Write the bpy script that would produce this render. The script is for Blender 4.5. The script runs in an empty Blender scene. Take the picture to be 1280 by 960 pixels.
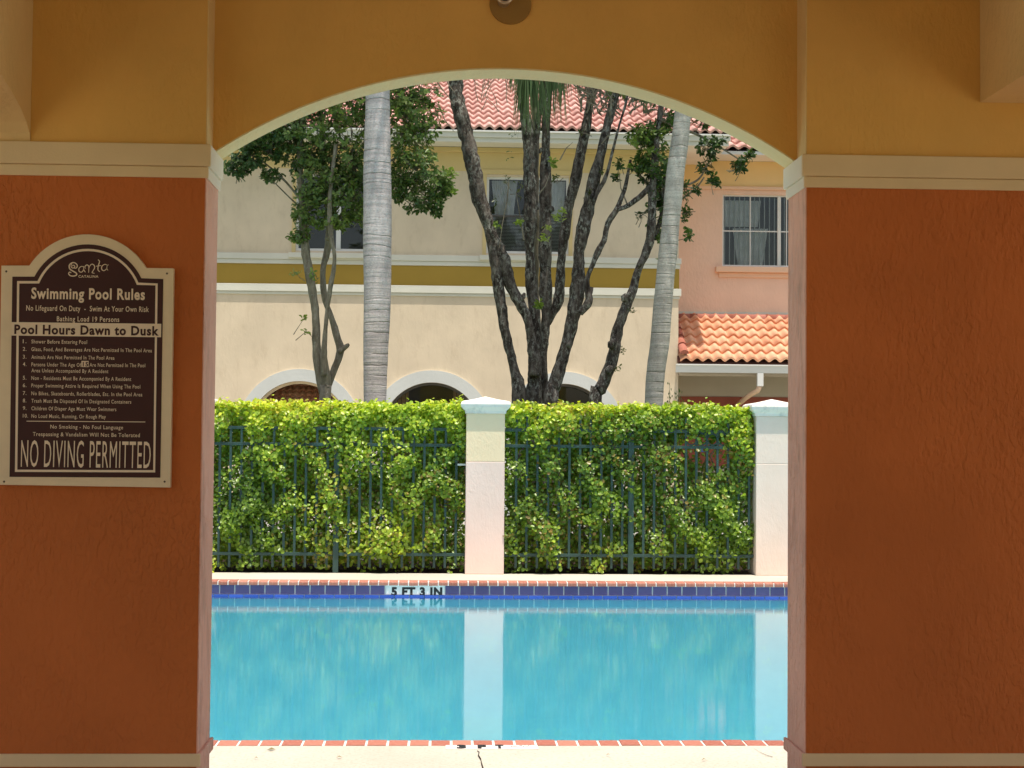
import bpy, bmesh, math, random
import numpy as np
from mathutils import Vector, Matrix
random.seed(7); rng = np.random.default_rng(11)
PI = math.pi
sc = bpy.context.scene
col = sc.collection

# ------------------------------------------------------------------ camera
F, YAW, PITCH, ROLL, H = 1912.06, 0.04292, 0.03569, 0.00838, 1.465
fw = Vector((math.sin(YAW)*math.cos(PITCH), math.cos(YAW)*math.cos(PITCH), math.sin(PITCH)))
r0 = Vector((math.cos(YAW), -math.sin(YAW), 0)); u0 = r0.cross(fw)
cR, sR = math.cos(ROLL), math.sin(ROLL)
rt = cR*r0 + sR*u0; up = -sR*r0 + cR*u0
cam = bpy.data.cameras.new('camera'); camo = bpy.data.objects.new('camera', cam); col.objects.link(camo)
M = Matrix((rt, up, -fw)).transposed().to_4x4(); M.translation = (0, 0, H); camo.matrix_world = M
cam.sensor_fit = 'HORIZONTAL'; cam.sensor_width = 36; cam.lens = F*36/1280
cam.clip_start = 0.05; cam.clip_end = 2000
sc.camera = camo

def at(px, py, Y):
    """point of the place seen at photo pixel (px,py), on the vertical plane y = Y"""
    d = fw + rt*((px-640)/F) - up*((py-480)/F)
    t = Y/d.y
    return Vector((d.x*t, Y, H+d.z*t))
def atz(px, py, z):
    d = fw + rt*((px-640)/F) - up*((py-480)/F)
    t = (z-H)/d.z
    return Vector((d.x*t, d.y*t, z))

# ------------------------------------------------------------------ light
SUN_EL, SUN_AZ = math.radians(77), math.radians(158)      # azimuth clockwise from +Y
w = bpy.data.worlds.new('World'); sc.world = w; w.use_nodes = True
nt = w.node_tree; nt.nodes.clear()
sky = nt.nodes.new('ShaderNodeTexSky'); sky.sky_type = 'NISHITA'; sky.sun_disc = False
sky.sun_elevation = SUN_EL; sky.sun_rotation = SUN_AZ
sky.air_density = 1.0; sky.dust_density = 2.5; sky.ozone_density = 1.0
bg = nt.nodes.new('ShaderNodeBackground'); bg.inputs[1].default_value = 0.15
wo = nt.nodes.new('ShaderNodeOutputWorld')
wm = nt.nodes.new('ShaderNodeMix'); wm.data_type = 'RGBA'; wm.blend_type = 'MULTIPLY'; wm.inputs[0].default_value = 1
wm.inputs[7].default_value = (1.0, .93, .83, 1)      # slightly hazy, warm white balance
nt.links.new(sky.outputs[0], wm.inputs[6]); nt.links.new(wm.outputs[2], bg.inputs[0]); nt.links.new(bg.outputs[0], wo.inputs[0])
sl = bpy.data.lights.new('sun', 'SUN'); sl.energy = 4.0; sl.angle = math.radians(0.5); sl.color = (1.0, .93, .82)
so = bpy.data.objects.new('sun', sl); col.objects.link(so)
sd = Vector((math.sin(SUN_AZ)*math.cos(SUN_EL), math.cos(SUN_AZ)*math.cos(SUN_EL), math.sin(SUN_EL)))
so.rotation_euler = sd.to_track_quat('Z', 'Y').to_euler(); so.location = sd*60
sc.view_settings.view_transform = 'Standard'; sc.view_settings.look = 'None'
sc.view_settings.exposure = 0.35; sc.view_settings.gamma = 1.0
sc.render.engine = 'CYCLES'
sc.cycles.max_bounces = 10; sc.cycles.diffuse_bounces = 5; sc.cycles.transparent_max_bounces = 16

# ------------------------------------------------------------------ tagging
def tag(o, label=None, cat=None, group=None, kind=None):
    if label: o['label'] = label
    if cat: o['category'] = cat
    if group: o['group'] = group
    if kind: o['kind'] = kind
    return o
def thing(name, label, cat, loc=(0, 0, 0), group=None, kind=None):
    o = bpy.data.objects.new(name, None); col.objects.link(o); o.location = loc
    o.empty_display_size = .1
    return tag(o, label, cat, group, kind)
def link(o, parent=None):
    col.objects.link(o)
    if parent is not None:
        o.parent = parent
        o.matrix_parent_inverse = Matrix.Translation(-world_loc(parent))
    return o
def world_loc(o):
    v = Vector(o.location)
    if o.parent is not None and not o.type == 'CAMERA':
        v = Vector(o.location)
    return v

# ------------------------------------------------------------------ materials
def s2l(c): return tuple((x/255/12.92 if x/255 <= .04045 else ((x/255+.055)/1.055)**2.4) for x in c)
class Mat:
    def __init__(s, name):
        s.m = bpy.data.materials.new(name); s.m.use_nodes = True
        s.t = s.m.node_tree; s.b = s.t.nodes['Principled BSDF']; s.o = s.t.nodes['Material Output']
        s.tc = None
    def n(s, kind, **kw):
        x = s.t.nodes.new('ShaderNode'+kind)
        for k, v in kw.items():
            if k.startswith('i_'):
                key = k[2:]
                x.inputs[int(key) if key.isdigit() else key].default_value = v
            else: setattr(x, k, v)
        return x
    def l(s, a, b): s.t.links.new(a, b)
    def coord(s, scale=(1, 1, 1)):
        if not s.tc: s.tc = s.n('TexCoord')
        mp = s.n('Mapping'); mp.inputs['Scale'].default_value = scale
        s.l(s.tc.outputs['Object'], mp.inputs[0]); return mp.outputs[0]
    def noise(s, scale, detail=4, rough=.55, sc3=(1, 1, 1)):
        x = s.n('TexNoise'); x.inputs['Scale'].default_value = scale; x.inputs['Detail'].default_value = detail
        x.inputs['Roughness'].default_value = rough; s.l(s.coord(sc3), x.inputs['Vector']); return x.outputs[0]
    def ramp(s, fac, stops):
        x = s.n('ValToRGB'); e = x.color_ramp.elements
        while len(e) < len(stops): e.new(.5)
        for k, (p, c) in enumerate(stops):
            e[k].position = p; e[k].color = (*c, 1) if len(c) == 3 else c
        s.l(fac, x.inputs[0]); return x.outputs[0]
    def mix(s, fac, a, b, mode='MIX'):
        x = s.n('Mix', data_type='RGBA', blend_type=mode)
        for k, v in ((0, fac), (6, a), (7, b)):
            if hasattr(v, 'is_output'): s.l(v, x.inputs[k])
            elif k == 0: x.inputs[0].default_value = v
            else: x.inputs[k].default_value = (*v, 1)
        return x.outputs[2]
    def math(s, op, a, b=0.0, clamp=False):
        x = s.n('Math', operation=op, use_clamp=clamp)
        for k, v in ((0, a), (1, b)):
            if hasattr(v, 'is_output'): s.l(v, x.inputs[k])
            else: x.inputs[k].default_value = v
        return x.outputs[0]
    def bump(s, h, strength=.3, dist=.01, prev=None):
        x = s.n('Bump'); x.inputs['Strength'].default_value = strength; x.inputs['Distance'].default_value = dist
        s.l(h, x.inputs['Height'])
        if prev: s.l(prev, x.inputs['Normal'])
        return x.outputs[0]
    def fin(s, color=None, rough=.8, normal=None, spec=.3):
        if color is not None:
            if hasattr(color, 'is_output'): s.l(color, s.b.inputs['Base Color'])
            else: s.b.inputs['Base Color'].default_value = (*color, 1)
        s.b.inputs['Roughness'].default_value = rough
        s.b.inputs['Specular IOR Level'].default_value = spec
        if normal: s.l(normal, s.b.inputs['Normal'])
        return s.m

def stucco(name, c, var=.12, relief=.5, rel_scale=52, dist=.006, grime=None, rough=.85):
    m = Mat(name)
    big = m.noise(1.3, 5)
    a = tuple(x*(1-var) for x in c); b = tuple(min(1, x*(1+var)) for x in c)
    cc = m.ramp(big, [(.3, a), (.7, b)])
    if grime:
        g = m.noise(6, 6, .7, (1, 1, .35)); gf = m.ramp(g, [(.52, (0, 0, 0)), (.75, (1, 1, 1))])
        cc = m.mix(m.math('MULTIPLY', gf, grime[1]), cc, grime[0])
    # knock-down trowel relief: small flattened blobs, drawn out vertically, stronger in some places
    k = m.ramp(m.noise(rel_scale, 3, .5, (1, 1, .5)), [(.44, (0, 0, 0)), (.56, (1, 1, 1))])
    k2 = m.ramp(m.noise(rel_scale*.45, 2, .5, (1, 1, .4)), [(.50, (0, 0, 0)), (.60, (1, 1, 1))])
    patch = m.ramp(m.noise(2.2, 4), [(.36, (.18, .18, .18)), (.66, (1, 1, 1))])
    h = m.math('MULTIPLY', m.math('ADD', k, m.math('MULTIPLY', k2, .8)), patch)
    nb = m.bump(h, relief, dist)
    nb = m.bump(m.noise(140, 3), .35, .002, nb)
    return m.fin(cc, rough, nb, .25)

MT = {}
MT['terracotta'] = stucco('terracotta_stucco', (.57, .160, .040), relief=.8, dist=.0045)
MT['ochre'] = stucco('ochre_stucco', (.82, .47, .13), relief=.4, dist=.003)
MT['ochre_beam'] = stucco('ochre_beam_stucco', (.82, .58, .27), relief=.4)  # paler copy of the ochre paint, side light put into the colour
MT['trim_in'] = stucco('cream_trim_plaster', (.82, .63, .37), relief=.15, dist=.002)
MT['trim_out'] = stucco('pale_trim_plaster', (.90, .80, .64), relief=.15, dist=.002)
MT['reveal'] = stucco('faded_terracotta_stucco', (.90, .50, .36), relief=.9, rel_scale=40, dist=.008, grime=((.22, .12, .09), .5))  # paler, pinker copy of the terracotta, with dark grime blotches
MT['soffit'] = stucco('cream_soffit_stucco', (.97, .76, .42), relief=.5, dist=.004)
MT['cream'] = stucco('cream_wall_stucco', (.76, .63, .46), var=.08, relief=.12, rel_scale=22, dist=.008, grime=((.52, .40, .26), .4))
MT['cream_up'] = stucco('yellow_cream_frieze', (.74, .57, .28), var=.05, relief=.2)  # darker yellow cream: eave shade put into the colour; also window trim
MT['ochre_band'] = stucco('mustard_band', (.42, .27, .05), var=.05, relief=.1)
MT['white_band'] = stucco('pale_band', (.74, .72, .62), var=.05, relief=.15)
MT['arch_band'] = stucco('grey_white_surround', (.66, .67, .64), var=.05, relief=.15)
MT['pink'] = stucco('salmon_wall_stucco', (.90, .63, .48), var=.06, relief=.35, rel_scale=22, dist=.008)
MT['peach'] = stucco('peach_trim', (.88, .60, .42), var=.04, relief=.1)
MT['peach_frieze'] = stucco('yellow_peach_frieze', (.90, .62, .30), var=.05, relief=.1)
MT['white_paint'] = stucco('white_trim_paint', (.80, .79, .75), var=.03, relief=.05, rough=.5)
MT['tan_under'] = stucco('tan_porch_wall', (.66, .56, .44), var=.05, relief=.2)
MT['dark_red'] = stucco('dark_red_wall', (.42, .12, .08), var=.08, relief=.2)
MT['pillar_low'] = stucco('pinkish_pillar_stucco', (.84, .65, .57), var=.05, relief=.3, rel_scale=48, dist=.003, grime=((.66, .50, .40), .2))
MT['pillar_up'] = stucco('pale_yellow_pillar_stucco', (.88, .70, .47), var=.05, relief=.3)
MT['pillar_grey'] = stucco('pale_grey_pillar_stucco', (.84, .69, .59), var=.05, relief=.3, rel_scale=48, dist=.003, grime=((.70, .55, .42), .2))
MT['cap'] = stucco('weathered_cap_plaster', (.84, .79, .72), var=.06, relief=.5, rel_scale=26, grime=((.34, .36, .33), .7))

def plain(name, c, rough=.5, spec=.4, var=.06, metallic=0, bumpy=0, scale=12):
    m = Mat(name); a = tuple(x*(1-var) for x in c); b = tuple(min(1, x*(1+var)) for x in c)
    cc = m.ramp(m.noise(scale, 4), [(.3, a), (.7, b)])
    nb = m.bump(m.noise(90, 3), bumpy, .003) if bumpy else None
    m.b.inputs['Metallic'].default_value = metallic
    return m.fin(cc, rough, nb, spec)
MT['fence'] = plain('green_fence_paint', (.032, .072, .062), .38, .5, .2)
MT['sign_cream'] = plain('sign_cream', (.84, .68, .44), .5, .3, .05)
MT['sign_brown'] = plain('sign_brown', (.060, .020, .015), .5, .25, .08)
MT['sign_text'] = plain('sign_text_cream', (.86, .70, .50), .5, .3, .03)
MT['screw'] = plain('screw_metal', (.12, .08, .05), .4, .5, .1, .6)
MT['black'] = plain('black_lettering', (.02, .02, .022), .5)
MT['lens'] = plain('dark_glass', (.012, .012, .015), .08, .7)
MT['ring'] = plain('brushed_ring', (.62, .56, .46), .3, .5, .05, .8)
MT['fixture'] = plain('fixture_brown', (.36, .20, .05), .6)
MT['alu'] = plain('white_window_frame', (.78, .77, .73), .4, .4, .03)
MT['dark_frame'] = plain('bronze_window_frame', (.10, .09, .08), .4)
MT['room'] = plain('dim_room', (.10, .09, .08), .9)  # dark colour standing in for the unlit interior
MT['curtain'] = plain('grey_curtain', (.88, .88, .84), .9, .1, .2, scale=5)
MT['blind'] = plain('blind_slat', (.66, .66, .62), .6)
MT['wood'] = plain('brown_blind', (.42, .27, .18), .7, var=.3)
MT['roof_deck'] = plain('roof_underlay', (.14, .05, .04), .9)
MT['blue'] = plain('blue_plaque', (.12, .2, .55), .5)
MT['grout'] = plain('white_grout', (.88, .84, .78), .8, .2, .08)

def concrete():
    m = Mat('pale_pool_deck'); n1 = m.noise(1.2, 5); n2 = m.noise(55, 4, .7); n3 = m.noise(9, 5, .6)
    c = m.ramp(n1, [(.3, (.52, .485, .41)), (.7, (.61, .575, .495))])
    c = m.mix(m.ramp(n2, [(.38, (.5, .5, .5)), (.5, (0, 0, 0))]), c, (.42, .36, .26))
    c = m.mix(m.ramp(n3, [(.62, (0, 0, 0)), (.8, (.35, .35, .35))]), c, (.33, .28, .2))
    return m.fin(c, .85, m.bump(n2, .4, .004), .2)
MT['deck'] = concrete()
def soil(name, a, b, s=14):
    m = Mat(name); n = m.noise(s, 6, .7); return m.fin(m.ramp(n, [(.35, a), (.65, b)]), .95, m.bump(n, .8, .03), .1)
MT['soil'] = soil('dark_mulch', (.02, .013, .009), (.06, .04, .025), 40)
MT['lawn'] = soil('lawn_ground', (.05, .09, .015), (.10, .16, .035), 9)
MT['pfloor'] = soil('tan_portico_floor', (.55, .40, .25), (.66, .50, .33), 3)  # tan chosen for its warm bounce light
MT['paving'] = soil('driveway_concrete', (.34, .33, .30), (.42, .40, .37), 4)
def brickmat():
    m = Mat('terracotta_coping_brick'); oi = m.n('ObjectInfo')
    c = m.ramp(oi.outputs['Random'], [(0, (.34, .10, .065)), (.5, (.42, .14, .095)), (1, (.50, .20, .14))])
    c = m.mix(m.ramp(m.noise(60, 4, .7), [(.45, (0, 0, 0)), (.75, (.6, .6, .6))]), c, (.58, .36, .28))
    return m.fin(c, .7, m.bump(m.noise(120, 3), .3, .002), .3)
MT['brick'] = brickmat()
def tilemat(name, a, b, rough=.12):
    m = Mat(name); oi = m.n('ObjectInfo')
    c = m.ramp(oi.outputs['Random'], [(0, a), (1, b)])
    return m.fin(c, rough, m.bump(m.noise(25, 2), .15, .003), .5)
MT['tile_blue'] = tilemat('dark_blue_glazed_tile', (.10, .07, .19), (.13, .095, .24), .25)
MT['tile_strip'] = tilemat('bright_blue_glazed_tile', (.04, .09, .42), (.06, .12, .52), .2)
MT['tile_white'] = tilemat('white_marker_tile', (.90, .82, .78), (.92, .84, .80), .3)
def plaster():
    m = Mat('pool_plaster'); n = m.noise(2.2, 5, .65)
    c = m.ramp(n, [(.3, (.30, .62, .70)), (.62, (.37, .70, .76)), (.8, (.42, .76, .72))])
    st = m.noise(7, 5, .8, (.35, 3.5, 1)); c = m.mix(m.ramp(st, [(.42, (.22, .22, .22)), (.6, (0, 0, 0))]), c, (.26, .56, .64))  # ripple light painted into the colour as fine streaky noise
    # rippled light painted into the plaster colour: blotchy, slightly greenish
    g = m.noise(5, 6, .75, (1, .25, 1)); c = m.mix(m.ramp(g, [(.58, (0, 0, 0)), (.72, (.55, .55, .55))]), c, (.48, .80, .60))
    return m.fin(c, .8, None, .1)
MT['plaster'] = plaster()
MT['white_line'] = plain('white_line_tile', (.95, .97, .97), .6)
def water():
    m = Mat('pool_water'); m.t.nodes.remove(m.b)
    tr = m.n('BsdfTransparent'); tr.inputs[0].default_value = (.62, .82, .87, 1)
    gl = m.n('BsdfGlossy'); gl.inputs['Roughness'].default_value = .012; gl.inputs[0].default_value = (1, 1, 1, 1)
    fr = m.n('Fresnel'); fr.inputs['IOR'].default_value = 1.33
    n1 = m.noise(2.2, 3, .5, (.35, 2.6, 1)); n2 = m.noise(9, 3, .6, (.12, 1.1, 1)); n3 = m.noise(26, 3, .65, (.25, 3.0, 1))
    b = m.bump(n1, .5, .0005); b = m.bump(n2, .6, .0009, b); b = m.bump(n3, .6, .00024, b)
    m.l(b, gl.inputs['Normal'])
    mx = m.n('MixShader'); m.l(m.math('MULTIPLY', fr.outputs[0], .95), mx.inputs[0]); m.l(tr.outputs[0], mx.inputs[1]); m.l(gl.outputs[0], mx.inputs[2])
    m.l(mx.outputs[0], m.o.inputs[0]); return m.m
MT['water'] = water()
def glass():
    m = Mat('window_glass'); m.t.nodes.remove(m.b)
    tr = m.n('BsdfTransparent'); tr.inputs[0].default_value = (.88, .89, .88, 1)
    gl = m.n('BsdfGlossy'); gl.inputs['Roughness'].default_value = .02
    fr = m.n('Fresnel'); fr.inputs['IOR'].default_value = 1.5
    mx = m.n('MixShader'); m.l(fr.outputs[0], mx.inputs[0]); m.l(tr.outputs[0], mx.inputs[1]); m.l(gl.outputs[0], mx.inputs[2])
    m.l(mx.outputs[0], m.o.inputs[0]); return m.m
MT['glass'] = glass()
def rooftile(name, a, b, c3):
    m = Mat(name); oi = m.n('ObjectInfo')
    c = m.ramp(oi.outputs['Random'], [(0, a), (.5, b), (1, c3)])
    c = m.mix(m.ramp(m.noise(3.5, 3), [(.4, (0, 0, 0)), (.7, (.5, .5, .5))]), c, c3)
    c = m.mix(m.ramp(m.noise(22, 5, .7), [(.5, (0, 0, 0)), (.8, (.45, .45, .45))]), c, tuple(x*.45 for x in b))
    return m.fin(c, .8, m.bump(m.noise(60, 4), .35, .004), .2)
MT['tile_rose'] = rooftile('rose_clay_tile', (.50, .27, .23), (.64, .37, .32), (.75, .49, .43))
MT['tile_red'] = rooftile('orange_clay_tile', (.72, .33, .19), (.80, .41, .25), (.86, .50, .32))
MT['tile_ridge'] = rooftile('dark_clay_tile', (.34, .12, .08), (.42, .15, .11), (.48, .2, .15))

def leafmat(name, rough=.35, transl=.35, spec=.5):
    m = Mat(name)
    at_ = m.n('Attribute', attribute_name='leafcol')
    m.l(at_.outputs['Color'], m.b.inputs['Base Color'])
    m.b.inputs['Roughness'].default_value = rough; m.b.inputs['Specular IOR Level'].default_value = spec
    tl = m.n('BsdfTranslucent'); hs = m.n('HueSaturation'); hs.inputs['Value'].default_value = 1.5; hs.inputs['Saturation'].default_value = 1.1
    m.l(at_.outputs['Color'], hs.inputs['Color']); m.l(hs.outputs[0], tl.inputs[0])
    mx = m.n('MixShader'); mx.inputs[0].default_value = transl
    m.l(m.b.outputs[0], mx.inputs[1]); m.l(tl.outputs[0], mx.inputs[2]); m.l(mx.outputs[0], m.o.inputs[0])
    return m.m
MT['hedge_leaf'] = leafmat('cocoplum_leaf', .34, .35, .5)
MT['tree_leaf'] = leafmat('tree_leaf', .38, .3, .45)
MT['frond'] = leafmat('frond_leaf', .5, .25, .3)
def bark_dark():
    m = Mat('dark_rough_bark')
    n1 = m.noise(14, 6, .7, (1, 1, .35)); n2 = m.noise(26, 5, .75, (1, 1, .6)); n3 = m.noise(4, 3, .5)
    c = m.ramp(n1, [(.32, (.022, .018, .016)), (.5, (.10, .082, .07)), (.68, (.24, .21, .18))])
    f = m.math('MULTIPLY', m.ramp(n2, [(.50, (0, 0, 0)), (.58, (1, 1, 1))]), m.ramp(n3, [(.36, (.2, .2, .2)), (.62, (1, 1, 1))]))
    c = m.mix(f, c, (.40, .40, .35))
    hn = m.bump(n1, 1.0, .05); hn = m.bump(n2, .6, .02, hn)
    return m.fin(c, .95, hn, .1)
MT['bark_dark'] = bark_dark()
def bark_grey():
    m = Mat('grey_brown_bark'); n1 = m.noise(18, 6, .7, (1, 1, .3)); n2 = m.noise(30, 4, .7)
    c = m.ramp(n1, [(.3, (.15, .12, .085)), (.55, (.30, .26, .19)), (.7, (.44, .39, .31))])
    c = m.mix(m.ramp(n2, [(.58, (0, 0, 0)), (.68, (.7, .7, .7))]), c, (.42, .42, .36))
    return m.fin(c, .9, m.bump(n1, .8, .02), .15)
MT['bark_grey'] = bark_grey()
def palmbark(name, a, b, crack):
    m = Mat(name); n1 = m.noise(3.2, 5, .6, (.25, .25, 6)); n2 = m.noise(40, 4, .7, (1, 1, 1.6)); n4 = m.noise(2.2, 3, .5)
    wv = m.n('TexWave', wave_type='BANDS', bands_direction='Z'); wv.inputs['Scale'].default_value = 2.4
    wv.inputs['Distortion'].default_value = 2.6; wv.inputs['Detail'].default_value = 3; m.l(m.coord((.6, .6, 1)), wv.inputs['Vector'])
    c = m.ramp(n1, [(.35, a), (.65, b)])
    ring = m.ramp(wv.outputs['Color'], [(.0, (1, 1, 1)), (.07, (0, 0, 0))])
    ring = m.math('MULTIPLY', ring, m.ramp(n4, [(.48, (0, 0, 0)), (.6, (1, 1, 1))]))
    c = m.mix(m.math('MULTIPLY', ring, .5), c, crack)
    bl = m.noise(2.4, 6, .7, (1, 1, .7)); c = m.mix(m.ramp(bl, [(.5, (0, 0, 0)), (.66, (.5, .5, .5))]), c, tuple(x*.62 for x in a))
    c = m.mix(m.ramp(n2, [(.50, (0, 0, 0)), (.68, (.6, .6, .6))]), c, tuple(x*.45 for x in a))
    cr = m.noise(4.5, 5, .8, (.35, .35, 9)); c = m.mix(m.ramp(cr, [(.66, (0, 0, 0)), (.70, (.8, .8, .8))]), c, crack)
    h = m.bump(m.math('SUBTRACT', n1, m.math('MULTIPLY', ring, .8)), .7, .02); h = m.bump(n2, .4, .006, h)
    return m.fin(c, .85, h, .15)
MT['palm_a'] = palmbark('smooth_palm_bark', (.50, .44, .43), (.68, .62, .60), (.16, .13, .11))
MT['palm_b'] = palmbark('fibrous_palm_bark', (.44, .41, .36), (.60, .58, .52), (.2, .18, .15))

# ------------------------------------------------------------------ mesh helpers
class MB:
    def __init__(s): s.v = []; s.f = []
    def add(s, vs, fs):
        o = len(s.v); s.v += [tuple(p) for p in vs]; s.f += [tuple(i+o for i in f) for f in fs]; return s
    def box(s, x0, x1, y0, y1, z0, z1):
        return s.add([(x0, y0, z0), (x1, y0, z0), (x1, y1, z0), (x0, y1, z0), (x0, y0, z1), (x1, y0, z1), (x1, y1, z1), (x0, y1, z1)],
                     [(0, 3, 2, 1), (4, 5, 6, 7), (0, 1, 5, 4), (1, 2, 6, 5), (2, 3, 7, 6), (3, 0, 4, 7)])
    def tube(s, pts, rad, n=8, cap=True):
        pts = [Vector(p) for p in pts]; o = len(s.v)
        for i, p in enumerate(pts):
            d = (pts[min(i+1, len(pts)-1)]-pts[max(i-1, 0)]).normalized()
            a = d.cross(Vector((0, 1, 0)));
            if a.length < 1e-3: a = d.cross(Vector((1, 0, 0)))
            a.normalize(); b = d.cross(a)
            r = rad[i] if hasattr(rad, '__len__') else rad
            for k in range(n):
                t = 2*PI*k/n; q = p + (a*math.cos(t)+b*math.sin(t))*r
                s.v.append(tuple(q))
        for i in range(len(pts)-1):
            for k in range(n):
                a_, b_ = o+i*n+k, o+i*n+(k+1) % n
                s.f.append((a_, a_+n, b_+n, b_))
        if cap:
            s.f.append(tuple(o+k for k in range(n))); s.f.append(tuple(o+(len(pts)-1)*n+k for k in reversed(range(n))))
        return s
    def mesh(s, name, mat, smooth=False):
        me = bpy.data.meshes.new(name); me.from_pydata(s.v, [], s.f); me.materials.append(mat)
        if smooth: me.shade_smooth()
        me.validate(); return me
    def build(s, name, mat, parent=None, smooth=False, bevel=0, kind=None):
        o = bpy.data.objects.new(name, s.mesh(name, mat, smooth)); link(o, parent)
        if bevel:
            b = o.modifiers.new('bevel', 'BEVEL'); b.width = bevel; b.segments = 2; b.limit_method = 'ANGLE'
        if kind: o['kind'] = kind
        return o
def fixn(o):
    bm = bmesh.new(); bm.from_mesh(o.data); bmesh.ops.recalc_face_normals(bm, faces=bm.faces); bm.to_mesh(o.data); bm.free(); return o
def box(name, x0, x1, y0, y1, z0, z1, mat, parent=None, bevel=0, kind=None):
    return MB().box(x0, x1, y0, y1, z0, z1).build(name, mat, parent, bevel=bevel, kind=kind)

def extrude_outline(pts, y0, y1):
    """pts: (x,z) outline, gives a slab from y0 (front) to y1 (back)"""
    n = len(pts); m = MB()
    m.add([(x, y0, z) for x, z in pts]+[(x, y1, z) for x, z in pts],
          [tuple(range(n)), tuple(reversed(range(n, 2*n)))]+[(i, i+n, (i+1) % n+n, (i+1) % n) for i in range(n)])
    return m

def wall(x0, x1, z0, z1, y0, y1, rects=(), arches=(), nseg=16):
    """a wall slab with rectangular and round-arched openings.  arch: (cx, r, zs) open from z0 up"""
    xs = {x0, x1}
    for r in rects: xs |= {r[0], r[1]}
    for cx, r, zs in arches:
        for k in range(nseg*2+1): xs.add(cx - r*math.cos(PI*k/(nseg*2)))
    xs = sorted(x for x in xs if x0-1e-6 <= x <= x1+1e-6); m = MB()
    xs = [x for i, x in enumerate(xs) if i == 0 or x-xs[i-1] > 1e-5]
    for a, b in zip(xs, xs[1:]):
        mid = (a+b)/2; holes = []
        for r in rects:
            if r[0] < mid < r[1]: holes.append((r[2], r[2], r[3], r[3]))
        for cx, r, zs in arches:
            if cx-r < mid < cx+r:
                h = lambda x: zs+math.sqrt(max(0, r*r-(x-cx)**2))
                holes.append((z0, z0, h(a), h(b)))
        holes.sort(); cur = (z0, z0); segs = []
        for ha, hb, ta, tb in holes:
            if ha-cur[0] > 1e-5: segs.append((cur, (ha, hb)))
            cur = (ta, tb)
        segs.append((cur, (z1, z1)))
        for (la, lb), (ua, ub) in segs:
            m.add([(a, y0, la), (b, y0, lb), (b, y0, ub), (a, y0, ua), (a, y1, la), (b, y1, lb), (b, y1, ub), (a, y1, ua)],
                  [(0, 1, 2, 3), (5, 4, 7, 6), (4, 5, 1, 0), (3, 2, 6, 7)])
    for r in rects:
        for x, s in ((r[0], 1), (r[1], -1)):
            m.add([(x, y0, r[2]), (x, y1, r[2]), (x, y1, r[3]), (x, y0, r[3])], [(0, 1, 2, 3)])
    for cx, r, zs in arches:
        for x in (cx-r, cx+r): m.add([(x, y0, z0), (x, y1, z0), (x, y1, zs), (x, y0, zs)], [(0, 1, 2, 3)])
    for x in (x0, x1): m.add([(x, y0, z0), (x, y1, z0), (x, y1, z1), (x, y0, z1)], [(0, 1, 2, 3)])
    return m

def copy_into(src, parent, loc=None, name=None):
    c = src.copy()
    if name: c.name = name
    col.objects.link(c)
    if loc is not None: c.location = loc
    if parent is not None:
        c.parent = parent
    return c

# ------------------------------------------------------------------ ground
D1 = 5.33; TH = .278; D2 = D1+TH; XL, XR = -.841, 1.263
YN, YF = 7.504, 15.697; PX0, PX1 = -6.1, 8.13           # pool opening
ZW = -0.155                                             # water level
def frame_sheet(X0, X1, Y0, Y1, hx0, hx1, hy0, hy1, z, z_low=None):
    m = MB(); v = [(X0, Y0, z), (X1, Y0, z), (X1, Y1, z), (X0, Y1, z), (hx0, hy0, z), (hx1, hy0, z), (hx1, hy1, z), (hx0, hy1, z)]
    m.add(v, [(0, 1, 5, 4), (1, 2, 6, 5), (2, 3, 7, 6), (3, 0, 4, 7)])
    if z_low is not None:
        for a, b in ((0, 1), (1, 2), (2, 3), (3, 0)):
            pa, pb = v[a], v[b]; m.add([pa, pb, (pb[0], pb[1], z_low), (pa[0], pa[1], z_low)], [(0, 3, 2, 1)])
        for a, b in ((4, 5), (5, 6), (6, 7), (7, 4)):
            pa, pb = v[a], v[b]; m.add([pa, pb, (pb[0], pb[1], z_low), (pa[0], pa[1], z_low)], [(0, 1, 2, 3)])
    return m
CW = .155   # coping width
YD = 16.62  # back edge of the deck strip
frame_sheet(-400, 400, -300, 700, PX0-.6, PX1+.6, YN-.6, YF+.6, -.06).build('ground', MT['lawn'], kind='structure')
deck = frame_sheet(-12, 14, -7, YD+.02, PX0-CW, PX1+CW, YN-CW, YF+CW, 0, -.2).build('pool_deck', MT['deck'], kind='structure')
box('planting_bed', -12, 14, YD+.02, 18.6, -.2, -.012, MT['soil'], kind='structure')
box('portico_floor', -3.9, 4.8, -6.5, D2+.25, .0005, .004, MT['pfloor'], kind='structure')  # unseen sheet over the deck, added to bounce warm light onto the walls
box('driveway', -30, 34, 24.0, 29.4, -.2, -.05, MT['paving'], kind='structure')
# control joint / crack in the near deck
m = MB(); px = [(596.5, 938), (599, 940), (598, 944), (601, 949), (602, 954), (604, 961), (603, 972), (605, 990)]
for (a, b) in zip(px, px[1:]):
    p, q = atz(*a, .004), atz(*b, .004); w_ = .0015+random.random()*.0025
    m.add([(p.x-w_, p.y, .004), (p.x+w_, p.y, .004), (q.x+w_, q.y, .004), (q.x-w_, q.y, .004)], [(0, 3, 2, 1)])
ck = m.build('deck_crack', MT['soil'], deck)
m = MB()
for (a, b) in zip([(942, 935), (950, 940), (959, 944)], [(950, 940), (959, 944), (966, 946)]):
    p, q = atz(*a, .004), atz(*b, .004)
    m.add([(p.x, p.y-.006, .004), (q.x, q.y-.006, .004), (q.x, q.y+.006, .004), (p.x, p.y+.006, .004)], [(0, 1, 2, 3)])
m.build('deck_crack', MT['soil'], deck)
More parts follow.
